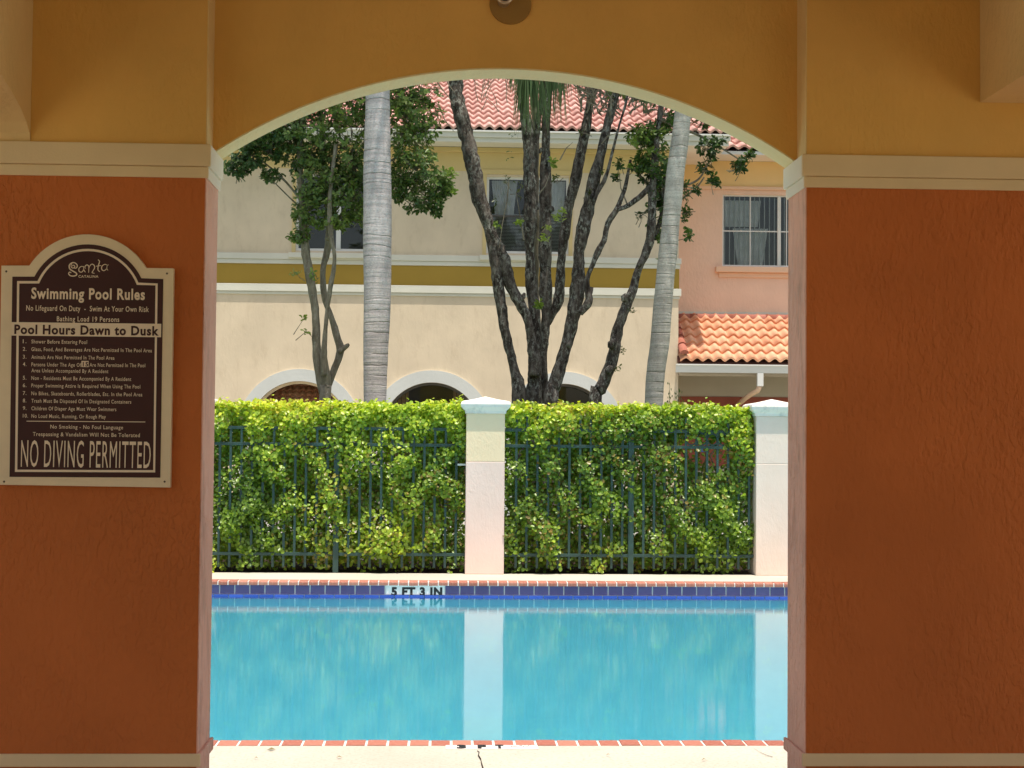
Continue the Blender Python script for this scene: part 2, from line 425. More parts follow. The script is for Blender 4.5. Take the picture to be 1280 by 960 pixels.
# a few dry leaves / specks on the deck
m = MB()
for p_, s_ in (((339, 937), .022), ((424, 947), .014), ((727, 716.5), .05), ((320, 948), .01), ((880, 950), .012), ((760, 944), .01)):
    p = atz(*p_, .006); m.add([(p.x-s_, p.y, .005), (p.x, p.y-s_*.5, .012), (p.x+s_, p.y+.004, .006), (p.x, p.y+s_*.5, .014)], [(0, 1, 2, 3)])
dl = m.build('fallen_leaves', plain('dry_leaf', (.25, .2, .08), .7), deck); dl['kind'] = 'stuff'

# ------------------------------------------------------------------ pool
pool = thing('pool_basin', None, None, (0, 0, 0), kind='structure')
# grout bed and coping bricks
for (y0, y1) in ((YN-CW, YN+.0), (YF-.0, YF+CW)):
    box('coping_mortar', PX0-CW, PX1+CW, y0+.006, y1-.006, -.043, -.0055, MT['grout'], pool)
def brickmesh(L, W, T, mat):
    m = MB(); b = .009; n = 5
    # rounded nose on the pool side (y=0), square at the back
    prof = [(W, 0), (W, -T), (.012, -T), (.0, -T+.012)] + [(.016*(1-math.sin(PI/2*k/n)), -.016*(1-math.cos(PI/2*k/n))) for k in range(n+1)][::-1][:0]
    prof = [(W, 0), (.016, 0), (.005, -.005), (0, -.016), (0, -T), (W, -T)]
    k = len(prof)
    m.add([(-L/2, y, z) for y, z in prof]+[(L/2, y, z) for y, z in prof],
          [tuple(range(k)), tuple(reversed(range(k, 2*k)))]+[(i, i+k, (i+1) % k+k, (i+1) % k) for i in range(k)])
    return m
BP = .1016; gap = .0125
bo = brickmesh(BP-gap, CW-.012, .042, None)
bme = bo.mesh('coping_brick', MT['brick'])
bm_ = bmesh.new(); bm_.from_mesh(bme); bmesh.ops.recalc_face_normals(bm_, faces=bm_.faces); bm_.to_mesh(bme); bm_.free()
xa = atz(276, 924, 0).x
nb = int((PX1-PX0)/BP)
for side in (0, 1):
    x_start = (xa + .5*BP) % BP
    for k in range(nb):
        x = PX0 + x_start + k*BP
        o = bpy.data.objects.new('coping_brick', bme)
        if side == 0:
            o.location = (x, YN, random.uniform(-.0015, .0015)); o.rotation_euler = (0, random.uniform(-.01, .01), PI)
        else:
            o.location = (x, YF, random.uniform(-.0015, .0015)); o.rotation_euler = (0, random.uniform(-.01, .01), 0)
        link(o, pool)
# basin walls and floor
ZB0, ZB1 = -1.05, -1.85
m = MB()
m.add([(PX0, YN+.02, ZB0), (PX1, YN+.02, ZB0), (PX1, YF+.035, ZB1), (PX0, YF+.035, ZB1)], [(0, 1, 2, 3)])
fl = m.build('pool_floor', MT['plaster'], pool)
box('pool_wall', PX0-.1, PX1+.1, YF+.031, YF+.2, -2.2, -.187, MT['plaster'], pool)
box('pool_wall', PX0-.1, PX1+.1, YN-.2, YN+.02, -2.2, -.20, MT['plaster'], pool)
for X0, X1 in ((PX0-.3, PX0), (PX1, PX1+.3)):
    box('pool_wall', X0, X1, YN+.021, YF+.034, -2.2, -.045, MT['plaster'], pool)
    box('coping_slab', X0, X1, YN+.001, YF-.001, -.044, -.001, MT['brick'], pool)
# tile bands at the waterline (far wall), set in white grout
box('tile_grout', PX0, PX1, YF+.030, YF+.034, -.186, -.042, MT['grout'], pool)
TP = .1524; zt1 = -.134
mw0, mw1 = at(482, 740, YF).x, at(556, 740, YF).x
t1 = MB().box(-TP/2+.006, TP/2-.006, 0, .010, zt1, -.046).mesh('waterline_tile', MT['tile_blue'])
t2 = MB().box(-TP/2+.004, TP/2-.004, 0, .025, -.180, zt1-.006).mesh('strip_tile', MT['tile_strip'])
nt_ = int((PX1-PX0)/TP)+1
xo = mw1 - TP/2 - math.floor((mw1-PX0)/TP)*TP
for k in range(nt_+1):
    x = xo+k*TP
    if x-TP/2 < PX0 or x+TP/2 > PX1: continue
    if not (mw0-.01 < x < mw1-.0):
        o = bpy.data.objects.new('waterline_tile', t1); o.location = (x, YF+.021+random.uniform(-.0008, .0008), 0); link(o, pool)
    o = bpy.data.objects.new('strip_tile', t2); o.location = (x+TP*.62, YF+.006, 0); link(o, pool)
mk = box('depth_marker', mw0+.003, mw1-.003, YF+.018, YF+.031, zt1+.001, -.044, MT['tile_white'], pool)
# white line across the pool floor
pl_ = None
def floor_hit(px, py):
    d = fw + rt*((px-640)/F) - up*((py-480)/F); s_ = (ZB1-ZB0)/(YF-YN)
    t = (ZB0-s_*YN-H)/(d.z-s_*d.y); return Vector((d.x*t, d.y*t, H+d.z*t))
a = floor_hit(600, 831); s_ = (ZB1-ZB0)/(YF-YN)
MB().add([(PX0, a.y, ZB0+s_*(a.y-YN)+.012), (PX1, a.y, ZB0+s_*(a.y-YN)+.012), (PX1, a.y+.08, ZB0+s_*(a.y+.08-YN)+.012), (PX0, a.y+.08, ZB0+s_*(a.y+.08-YN)+.012)],
         [(0, 1, 2, 3)]).build('floor_line', MT['white_line'], pool)
# water
m = MB(); m.add([(PX0-.01, YN+.012, ZW), (PX1+.01, YN+.012, ZW), (PX1+.01, YF+.03, ZW), (PX0-.01, YF+.03, ZW)], [(0, 1, 2, 3)])
m.build('pool_water', MT['water'], kind='structure')

# ------------------------------------------------------------------ text
_tc = {}
def text_mesh(string, bold=.0):
    cu = bpy.data.curves.new('txt', 'FONT'); cu.body = string; cu.size = 1; cu.offset = bold; cu.extrude = 0; cu.space_character = 1.12
    cu.resolution_u = 3
    o = bpy.data.objects.new('txt', cu); col.objects.link(o)
    bpy.context.view_layer.update()
    dg = bpy.context.evaluated_depsgraph_get(); me = bpy.data.meshes.new_from_object(o.evaluated_get(dg))
    bpy.data.objects.remove(o); bpy.data.curves.remove(cu)
    co = np.zeros(len(me.vertices)*3); me.vertices.foreach_get('co', co); co = co.reshape(-1, 3)
    return me, co
_, hco = text_mesh('H', .02); CAP = hco[:, 1].max()-hco[:, 1].min(); BASE = hco[:, 1].min()
def text_at(string, p_bl, ux, uz, width, cap, mat, parent, thick_dir, name='lettering', bold=.02):
    """p_bl: baseline-left point, ux/uz unit vectors, width and cap height in metres"""
    me, co = text_mesh(string, bold)
    x0, x1 = co[:, 0].min(), co[:, 0].max()
    a = (co[:, 0]-x0)*width/(x1-x0); b = (co[:, 1]-BASE)*cap/CAP
    P = np.array(p_bl)[None]+a[:, None]*np.array(ux)[None]+b[:, None]*np.array(uz)[None]
    me.vertices.foreach_set('co', P.ravel()); me.materials.clear(); me.materials.append(mat); me.update()
    o = bpy.data.objects.new(name, me); link(o, parent); return o

# depth marker lettering on the far pool wall
yy = YF+.0165
p = at(489, 745.2, yy); q = at(553, 734.3, yy)
text_at('5 FT 3 IN', (p.x, yy, p.z+.004), (1, 0, 0), (0, 0, 1), q.x-p.x, .084, MT['black'], mk, None, bold=.055)
# depth marker on the near deck (white tile, letters face the swimmer's side)
p = atz(557, 936, .004); q = atz(671, 928.5, .004)
nm = box('depth_marker', p.x, q.x, p.y, YN-CW-.002, -.02, .004, MT['tile_white'], deck)
pa = atz(571, 934.2, .0085)
text_at('3', (pa.x, p.y+.008, .006), (1, 0, 0), (0, 1, 0), .045, YN-CW-.014-p.y, MT['black'], nm, None, bold=.06)
for xx in (597, 619):
    pb = atz(xx, 932, .0085); text_at('F' if xx == 597 else 'T', (pb.x, p.y+.008, .006), (1, 0, 0), (0, 1, 0), .04, YN-CW-.014-p.y, MT['black'], nm, None, bold=.06)
m = MB()
for k in range(12):
    pb = atz(638+k*2.2+random.random(), 931+random.random()*3, .006)
    m.box(pb.x, pb.x+.004, pb.y, pb.y+.010, .0045, .0055)
m.build('worn_print', MT['black'], nm)

# ------------------------------------------------------------------ portico
por = thing('poolside_portico', 'terracotta and ochre stucco portico wall with the wide arched opening', 'building', (0, D1, 0))
ZU = at(1100, 195, D1).z    # top of the upper moulding
ZM = at(1100, 222, D1).z
ZL = at(1100, 236, D1).z
ZB = .377; ZBB = ZB-.044
ZC = 3.35                   # ceiling
WXL, WXR = -3.4, 4.3
for x0, x1 in ((WXL, XL-.004), (XR+.004, WXR)):
    box('lower_wall', x0, x1, D1, D2, 0, ZM, MT['terracotta'], por)
    box('upper_wall', x0, x1, D1+.001, D2, ZM, ZC+.35, MT['ochre'], por)
# reveals of the opening, paler than the wall faces, grimy below
for x0, x1 in ((XL-.004, XL), (XR, XR+.004)):
    box('reveal', x0, x1, D1+.002, D2-.002, 0, ZM, MT['reveal'], por)
    box('reveal', x0, x1, D1+.002, D2-.002, ZM, ZC+.3, MT['ochre_beam'], por)
# arch
YA = D1+.139
PL, PR, PT = at(268, 190, YA), at(997, 203, YA), at(635, 85, YA)
zs_ = (PL.z+PR.z)/2; hw = (XR-XL)/2; rise = PT.z-zs_; cxA = (XL+XR)/2; RA = (hw*hw+rise*rise)/(2*rise); cz = PT.z-RA
NA = 48; m = MB(); ms = MB()
arc = [(XL+2*hw*k/NA, cz+math.sqrt(RA*RA-(XL+2*hw*k/NA-cxA)**2)) for k in range(NA+1)]
for (xa_, za), (xb, zb_) in zip(arc, arc[1:]):
    m.add([(xa_, YA, za), (xb, YA, zb_), (xb, YA, ZC+.35), (xa_, YA, ZC+.35), (xa_, D2-.002, za), (xb, D2-.002, zb_), (xb, D2-.002, ZC+.35), (xa_, D2-.002, ZC+.35)],
          [(0, 1, 2, 3), (5, 4, 7, 6), (4, 5, 1, 0)])
    ms.add([(xa_, YA-.003, za-.006), (xb, YA-.003, zb_-.006), (xb, YA-.003, zb_-.0), (xa_, YA-.003, za-.0),
            (xa_, D2+.002, za-.006), (xb, D2+.002, zb_-.006), (xb, D2+.002, zb_), (xa_, D2+.002, za)],
           [(0, 1, 2, 3), (5, 4, 7, 6), (4, 5, 1, 0), (3, 2, 6, 7)])
m.build('arch_wall', MT['ochre'], por); ms.build('arch_soffit', MT['soffit'], por)
# mouldings wrap the piers
def band(z0, z1, p, mat_in, mat_out):
    for side in (0, 1):
        xe = (XL+p) if side == 0 else (XR-p)
        x0, x1 = (WXL, xe) if side == 0 else (xe, WXR)
        box('moulding', x0 if side == 0 else x0, x1, D1-p, D1-.0005, z0, z1, mat_in, por, bevel=.003)
        a, b = (XL+.0005, xe) if side == 0 else (xe, XR-.0005)
        box('moulding_return', a, b, D1+.0005, D2+p, z0, z1, mat_out, por, bevel=.003)
band(ZM, ZU, .016, MT['trim_in'], MT['trim_out'])
band(ZL, ZM-.001, .008, MT['trim_in'], MT['trim_out'])
band(ZBB, ZB, .012, MT['trim_in'], MT['reveal'])
# cross beams that meet the wall
bl = at(38, 178, D1); br = at(1225, 128, D1)
m = MB(); NB = 28; c0, sem, rs = 3.2, D1-3.2, .27
for k in range(NB):
    ya, yb = c0-sem*math.cos(PI*k/NB), c0-sem*math.cos(PI*(k+1)/NB)
    za, zb_ = bl.z+rs*math.sin(PI*k/NB), bl.z+rs*math.sin(PI*(k+1)/NB)
    X0, X1 = bl.x-.36, bl.x
    m.add([(X0, ya, za), (X1, ya, za), (X1, yb, zb_), (X0, yb, zb_), (X0, ya, ZC), (X1, ya, ZC), (X1, yb, ZC), (X0, yb, ZC)],
          [(0, 3, 2, 1), (1, 2, 6, 5), (3, 0, 4, 7)])
fixn(m.build('arched_beam', MT['ochre_beam'], por))
box('beam', br.x, br.x+.36, -.6, D1-.001, br.z, ZC, MT['ochre_beam'], por)
for X in (bl.x-.36, br.x):
    box('column', X, X+.36, -.9, -.6 if X > 0 else c0-sem, 0, ZC, MT['terracotta'], por)
box('ceiling', WXL, WXR, -5, D1-.002, ZC, ZC+.12, MT['tan_under'], por)
for X in (WXL, WXR-.4):
    box('column', X, X+.4, -5, -4.6, 0, ZC-.001, MT['terracotta'], por)
box('roof', WXL-.5, WXR+.5, -5.5, D2+.14, ZC+.351, ZC+.50, MT['tile_rose'], por)

# wall fixture above the arch
fc = at(638, 5, YA); 
fx = thing('wall_downlight', 'small round wall fixture with dark lens above the arch top', 'wall light', (fc.x, YA, fc.z))
def disc(cx, cz_, y0, y1, r0_, r1_, n=40):
    m = MB(); a = [(cx+r0_*math.cos(2*PI*k/n), y0, cz_+r0_*math.sin(2*PI*k/n)) for k in range(n)]
    b = [(cx+r1_*math.cos(2*PI*k/n), y1, cz_+r1_*math.sin(2*PI*k/n)) for k in range(n)]
    m.add(a+b, [tuple(range(n)), tuple(reversed(range(n, 2*n)))]+[(k, k+n, (k+1) % n+n, (k+1) % n) for k in range(n)]); return m
fixn(disc(fc.x, fc.z, YA-.010, YA-.001, .074, .076).build('mounting_plate', MT['fixture'], fx))  # flat brown disc on the wall behind the housing
hc = at(631, -7, YA-.10)
fixn(disc(hc.x, hc.z, YA-.09, YA-.010, .026, .022, 28).build('housing', MT['ring'], fx, smooth=False))
m = MB()
for k in range(32):
    for j in range(8):
        def P(k, j):
            t, s2 = 2*PI*k/32, 2*PI*j/8; R_ = .027+.006*math.cos(s2)
            return (hc.x+R_*math.cos(t), YA-.092+.006*math.sin(s2), hc.z+R_*math.sin(t))
        m.add([P(k, j), P(k+1, j), P(k+1, j+1), P(k, j+1)], [(0, 1, 2, 3)])
fixn(m.build('ring', MT['ring'], fx, smooth=True))
fixn(disc(hc.x, hc.z, YA-.095, YA-.091, .019, .022, 24).build('lens', MT['lens'], fx))

# ------------------------------------------------------------------ rules sign
SY = D1-.022
sg = thing('rules_sign', 'cream and dark brown swimming pool rules sign with arched top', 'sign', (at(108, 450, D1).x, D1, at(108, 450, D1).z))
def sp(x, y, off=0): p = at(x, y, SY); return (p.x, p.z)
def arcpx(x0, y0, x1, y1, xt, yt, n=24):
    """circle arc through three pixels, left to right over the top"""
    A = np.array([[2*(x1-x0), 2*(y1-y0)], [2*(xt-x0), 2*(yt-y0)]]); b = np.array([x1**2-x0**2+y1**2-y0**2, xt**2-x0**2+yt**2-y0**2])
    c = np.linalg.solve(A, b); r = math.hypot(x0-c[0], y0-c[1])
    a0 = math.atan2(y0-c[1], x0-c[0]); a1 = math.atan2(y1-c[1], x1-c[0])
    if a1 < a0: a1 += 2*PI
    return [(c[0]+r*math.cos(a0+(a1-a0)*k/n), c[1]+r*math.sin(a0+(a1-a0)*k/n)) for k in range(n+1)]
board = [(2, 332)]+arcpx(37, 332, 183, 335, 111, 293)+[(217.3, 335.5), (213, 609.5), (-2, 606)]
fixn(extrude_outline([sp(*p) for p in board], SY-.004, D1-.003).build('sign_board', MT['sign_cream'], sg, bevel=.0015))
panel = [(16, 346)]+arcpx(43.5, 346, 177, 348, 111, 305.7)+[(204.4, 349), (200.6, 597), (12.4, 596)]
fixn(extrude_outline([sp(*p) for p in panel], SY-.0055, SY-.0041).build('brown_panel', MT['sign_brown'], sg))
o1 = [(22, 351.5)]+arcpx(47.5, 351.5, 173.5, 353.5, 111, 311.3)+[(197.6, 354.5), (194.4, 590.5), (19.3, 589.8)]
o2 = [(24.8, 354.6)]+arcpx(49.5, 354.6, 171.5, 356.3, 111, 314.2)+[(194.8, 357), (191.9, 587.6), (22.3, 587)]
m = MB(); n = len(o1)
m.add([(sp(*p)[0], SY-.0065, sp(*p)[1]) for p in o1]+[(sp(*p)[0], SY-.0065, sp(*p)[1]) for p in o2], [(i, (i+1) % n, (i+1) % n+n, i+n) for i in range(n)])
m.build('border_line', MT['sign_text'], sg)
bandp = [(15.4, 402.8), (202.1, 405), (201.8, 421.7), (15.2, 419.6)]
fixn(extrude_outline([sp(*p) for p in bandp], SY-.0078, SY-.0066).build('hours_strip', MT['sign_text'], sg))
def stext(s, x0, x1, ytop, ybase, mat='sign_text', off=.0070, bold=.03, sl=.0115):
    p, q = at(x0, ybase, SY-off), at(x1, ybase+(x1-x0)*sl, SY-off); t = at(x0, ytop, SY-off)
    ux = (q-p); L = ux.length; ux.normalize(); uz = Vector((-ux.z, 0, ux.x))
    text_at(s, tuple(p), tuple(ux), tuple(uz), L, (t-p).length, MT[mat], sg, None, bold=bold)
stext('Swimming Pool Rules', 39, 181, 359.5, 373.3, bold=.03)
stext('No Lifeguard On Duty  -  Swim At Your Own Risk', 32.8, 186, 381.4, 388.3, bold=.012)
stext('Bathing Load 19 Persons', 71, 149, 395.2, 401.6, bold=.012)
stext('Pool Hours Dawn to Dusk', 17.8, 198.4, 405.8, 417.3, mat='sign_brown', off=.0085, bold=.035)
for num, x1, s, yt, yb in (('1.', 108.8, 'Shower Before Entering Pool', 424.4, 429.3), ('2.', 189.8, 'Glass, Food, And Beverages Are Not Permitted In The Pool Area', 434, 438.8),
    ('3.', 143, 'Animals Are Not Permitted In The Pool Area', 443.8, 448.6), ('4.', 101.5, 'Persons Under The Age Of', 453, 457.9), (None, 135.4, 'Area Unless Accompanied By A Resident', 460.6, 465.4),
    ('5.', 164, 'Non - Residents Must Be Accompanied By A Resident', 470, 474.9), ('6.', 175.3, 'Proper Swimming Attire Is Required When Using The Pool', 479.4, 484.2),
    ('7.', 177.8, 'No Bikes, Skateboards, Rollerblades, Etc. In the Pool Area', 489.2, 494), ('8.', 164, 'Trash Must Be Disposed Of In Designated Containers', 498.5, 503.3),
    ('9.', 145.3, 'Children Of Diaper Age Must Wear Swimmers', 508, 512.8), ('10.', 132.2, 'No Loud Music, Running, Or Rough Play', 517.5, 522.3)):
    stext(s, 39.2, x1, yt, yb, bold=.008)
    if num: stext(num, 28.5, 33 if num != '10.' else 35, yt-.3, yb-.3, bold=.008)
fixn(extrude_outline([sp(*p) for p in [(102.3, 451.2), (111.4, 451.3), (111.3, 458.9), (102.2, 458.8)]], SY-.0066, SY-.0056).build('age_sticker', MT['sign_text'], sg))
stext('15', 103.4, 110.3, 452.6, 457.9, mat='sign_brown', off=.0078, bold=.03)
stext('Are Not Permitted In The Pool', 111.9, 181.5, 453.6, 458.4, bold=.008)
fixn(extrude_outline([sp(*p) for p in [(33.8, 526), (182, 527), (182, 527.9), (33.8, 526.9)]], SY-.0066, SY-.0056).build('rule_line', MT['sign_text'], sg))
stext('No Smoking - No Foul Language', 63, 153.8, 530.8, 535.7, bold=.008)
stext('Trespassing & Vandalism Will Not Be Tolerated', 41, 174.8, 540, 545, bold=.008)
stext('NO DIVING PERMITTED', 25.9, 188, 549.3, 584.3, bold=.0)
stext('CATALINA', 98, 123, 344, 347.1, bold=.02, sl=0)
def ribbon(pts, wd, parent, mat, name='logo_stroke'):
    P = [Vector((at(60+x/12.8, 310+y/12.8, SY-.0072).x, SY-.0072, at(60+x/12.8, 310+y/12.8, SY-.0072).z)) for x, y in pts]
    Q = []
    for i in range(len(P)-1):
        a, b, c, d = P[max(i-1, 0)], P[i], P[i+1], P[min(i+2, len(P)-1)]
        for k in range(4):
            t = k/4; Q.append(.5*((2*b)+(c-a)*t+(2*a-5*b+4*c-d)*t*t+(3*b-a-3*c+d)*t**3))
    Q.append(P[-1]); m = MB(); vs = []
    for i, q in enumerate(Q):
        d = (Q[min(i+1, len(Q)-1)]-Q[max(i-1, 0)]).normalized(); nn = Vector((-d.z, 0, d.x))*wd*(.65+.35*math.sin(PI*i/(len(Q)-1)))
        vs += [q-nn, q+nn]
    m.add(vs, [(2*i, 2*i+1, 2*i+3, 2*i+2) for i in range(len(Q)-1)]); m.build(name, mat, parent)
logo = [([(385, 292), (405, 275), (428, 290), (418, 315), (385, 318), (368, 285), (385, 250)], .0016),
        ([(418, 322), (455, 318), (468, 275), (430, 238), (380, 238), (340, 280), (350, 335), (400, 370), (450, 400), (458, 430), (415, 448), (360, 443), (330, 412), (345, 385), (372, 398)], .0022),
        ([(565, 300), (530, 295), (495, 330), (500, 375), (540, 385), (570, 340), (568, 290)], .0016), ([(570, 320), (575, 355), (600, 388)], .0016),
        ([(600, 330), (590, 300), (620, 270), (650, 290), (652, 335), (650, 395)], .0016), ([(652, 340), (670, 285), (705, 258), (740, 280), (745, 320), (720, 365), (705, 395), (745, 405)], .0016),
        ([(800, 185), (825, 215), (812, 260), (800, 310), (802, 355), (830, 380)], .0018), ([(768, 292), (810, 285), (852, 280)], .0014),
        ([(945, 275), (905, 262), (862, 295), (862, 345), (900, 362), (940, 325), (950, 275)], .0016), ([(965, 265), (942, 300), (945, 340), (962, 355)], .0016)]
for pts, wd in logo: ribbon(pts, wd, sg, MT['sign_text'])
for x, y in ((8.2, 339.4), (209, 342), (5.5, 602), (206, 602)):
    p = at(x, y, SY); fixn(disc(p.x, p.z, SY-.006, SY-.0035, .0032, .0038, 12).build('screw', MT['screw'], sg))

# ------------------------------------------------------------------ fence, pillars
YW = 16.68; PXM = F/YW
def pillar(xl, xr, lab, two_tone):
    x0, x1 = at(xl, 620, YW-.13).x, at(xr, 620, YW-.13).x; wd = x1-x0; cx = (x0+x1)/2; y0 = YW-.13; y1 = y0+wd; cy = (y0+y1)/2
    t = thing('fence_pillar', lab, 'pillar', (cx, cy, 0), 'stucco pillars along the pool fence')
    zc = at(606, 517, y0).z; zs2 = at(606, 577, y0).z
    box('shaft', x0, x1, y0, y1, 0, zs2, MT['pillar_low'] if two_tone else MT['pillar_grey'], t, bevel=.008)
    box('upper_shaft', x0+.001, x1-.001, y0+.001, y1-.001, zs2, zc, MT['pillar_up'] if two_tone else MT['pillar_grey'], t, bevel=.006)
    prof = [(0, .0), (.012, .0), (.014, .03), (.03, .045), (.055, .07), (.062, .10), (.055, .125), (.03, .138), (-.08, .157), (-wd/2+.004, .190)]
    m = MB(); vs = []
    for e, z in prof:
        h_ = wd/2+e; vs += [(cx-h_, cy-h_, zc+z), (cx+h_, cy-h_, zc+z), (cx+h_, cy+h_, zc+z), (cx-h_, cy+h_, zc+z)]
    fs = [(0, 3, 2, 1)]
    for k in range(len(prof)-1):
        for j in range(4): fs.append((4*k+j, 4*k+(j+1) % 4, 4*k+4+(j+1) % 4, 4*k+4+j))
    fs.append(tuple(4*(len(prof)-1)+j for j in range(4)))
    m.add(vs, fs); m.build('cap', MT['cap'], t, bevel=.006)
    return x0, x1
pillars = []
for xl, xr, lab, tw in ((582, 630.5, 'pinkish pillar with pale yellow top between the two hedges', True), (945, 993.5, 'pale grey stucco pillar beside the right edge of the opening', False),
                        (209, 258, 'stucco fence pillar hidden behind the left jamb', True), (1308, 1356, 'fence pillar far right behind the portico wall', False), (-153, -105, 'fence pillar far left behind the portico wall', False)):
    pillars.append(pillar(xl, xr, lab, tw))
pillars.sort()
zr = [at(606, 537, YW).z, at(606, 557, YW).z, at(606, 693.5, YW).z]
zpb = at(606, 710, YW).z
sect_labels = ['green metal fence section far left behind the portico', 'green metal fence section left of the two-tone pillar', 'green metal fence section with ring ornaments right of the two-tone pillar', 'green metal fence section far right behind the portico']
PS = 13.32/PXM
for i in range(4):
    x0, x1 = pillars[i][1], pillars[i+1][0]
    f = thing('fence_section', sect_labels[i], 'fence', ((x0+x1)/2, YW, 0), 'green metal fence sections')
    right = (i == 2)
    for z in zr: box('rail', x0+.002, x1-.002, YW-.018, YW+.018, z-.017, z+.017, MT['fence'], f, bevel=.003)
    xm = {1: at(420.5, 620, YW).x, 2: at(788.5, 620, YW).x}.get(i, (x0+x1)/2)
    box('post', xm-.03, xm+.03, YW-.028, YW+.028, 0, zr[0 if right else 1]+.02, MT['fence'], f, bevel=.003)
    xs0 = {1: at(437, 545, YW).x, 2: at(870.6, 545, YW).x}.get(i, xm)
    k0 = math.ceil((x0+.035-xs0)/PS); k1 = math.floor((x1-.03-xs0)/PS)
    top = zr[0]+(.15 if right else -.005)
    pm = MB().box(-.0125, .0125, -.0125, .0125, zpb, top).mesh('picket', MT['fence'])
    for k in range(k0, k1+1):
        x = xs0+k*PS
        if abs(x-xm) < .045: continue
        o = bpy.data.objects.new('picket', pm); o.location = (x, YW, 0); link(o, f)
    if right:
        zc = (zr[0]+zr[1])/2
        rm = MB(); R_ = PS/2-.004; 
        for k in range(20):
            for j in range(6):
                def P(k, j):
                    t, s2 = 2*PI*k/20, 2*PI*j/6; r2 = R_+.008*math.cos(s2)
                    return (r2*math.cos(t), -.012+.008*math.sin(s2), r2*math.sin(t)*1.15)
                rm.add([P(k, j), P(k+1, j), P(k+1, j+1), P(k, j+1)], [(0, 1, 2, 3)])
        rme = rm.mesh('ring', MT['fence'], True)
        for k in range(-1, 5):
            o = bpy.data.objects.new('ring', rme); o.location = (xs0+(k+.5)*PS, YW, zc); link(o, f)
    # small brackets to the pillar
    if i == 1: box('bracket', x1-.09, x1-.001, YW-.012, YW+.012, at(606, 581, YW).z-.01, at(606, 581, YW).z+.01, MT['white_paint'], f)

# ------------------------------------------------------------------ leaves
def unit(v): return v/np.maximum(np.linalg.norm(v, axis=1, keepdims=True), 1e-9)
def leaf_mesh(name, pos, nrm, dirv, L, W, cols, mat, shape='round'):
    """one small folded leaf per position: 7 vertices, 6 triangles"""
    N = len(pos); dirv = unit(dirv-nrm*np.sum(dirv*nrm, 1, keepdims=True)); side = np.cross(nrm, dirv)
    if shape == 'round': T = [(0, 0, 0), (.38, .42, .10), (.38, -.42, .10), (.8, .40, .06), (.8, -.40, .06), (1, 0, -.03), (.55, 0, -.06)]
    else: T = [(0, 0, 0), (.35, .28, .06), (.35, -.28, .06), (.75, .36, .02), (.75, -.36, .02), (1, 0, -.10), (.55, 0, -.05)]
    V = np.zeros((N, 7, 3))
    for k, (a, b, c) in enumerate(T):
        V[:, k] = pos+dirv*(a*L)[:, None]+side*(b*W)[:, None]+nrm*(c*L)[:, None]
    tri = np.array([(0, 6, 1), (1, 6, 3), (3, 6, 5), (0, 2, 6), (2, 4, 6), (4, 5, 6)])
    Fc = (np.arange(N)[:, None, None]*7+tri[None]).reshape(-1)
    me = bpy.data.meshes.new(name); me.vertices.add(N*7); me.vertices.foreach_set('co', V.ravel())
    nf = N*6; me.loops.add(nf*3); me.loops.foreach_set('vertex_index', Fc.astype(np.int32))
    me.polygons.add(nf); me.polygons.foreach_set('loop_start', np.arange(nf, dtype=np.int32)*3)
    me.polygons.foreach_set('loop_total', np.full(nf, 3, dtype=np.int32))
    me.update(calc_edges=True)
    ca = me.color_attributes.new('leafcol', 'FLOAT_COLOR', 'POINT')
    C = np.ones((N, 7, 4)); C[:, :, :3] = cols[:, None, :]; ca.data.foreach_set('color', C.ravel())
    me.materials.append(mat); me.shade_smooth(); return me
class VN:   # smooth value noise from random waves
    def __init__(s, n=24, f=(2, 9)):
        s.k = rng.normal(size=(n, 3)); s.k = unit(s.k)*rng.uniform(f[0], f[1], (n, 1)); s.p = rng.uniform(0, 2*PI, n); s.a = 1/np.sqrt(n/2)
    def __call__(s, P): return np.sin(P@s.k.T+s.p).sum(1)*s.a
def rampc(t, stops):
    t = np.clip(t, 0, 1); xs = [a for a, _ in stops]
    return np.stack([np.interp(t, xs, [c[i] for _, c in stops]) for i in range(3)], 1)

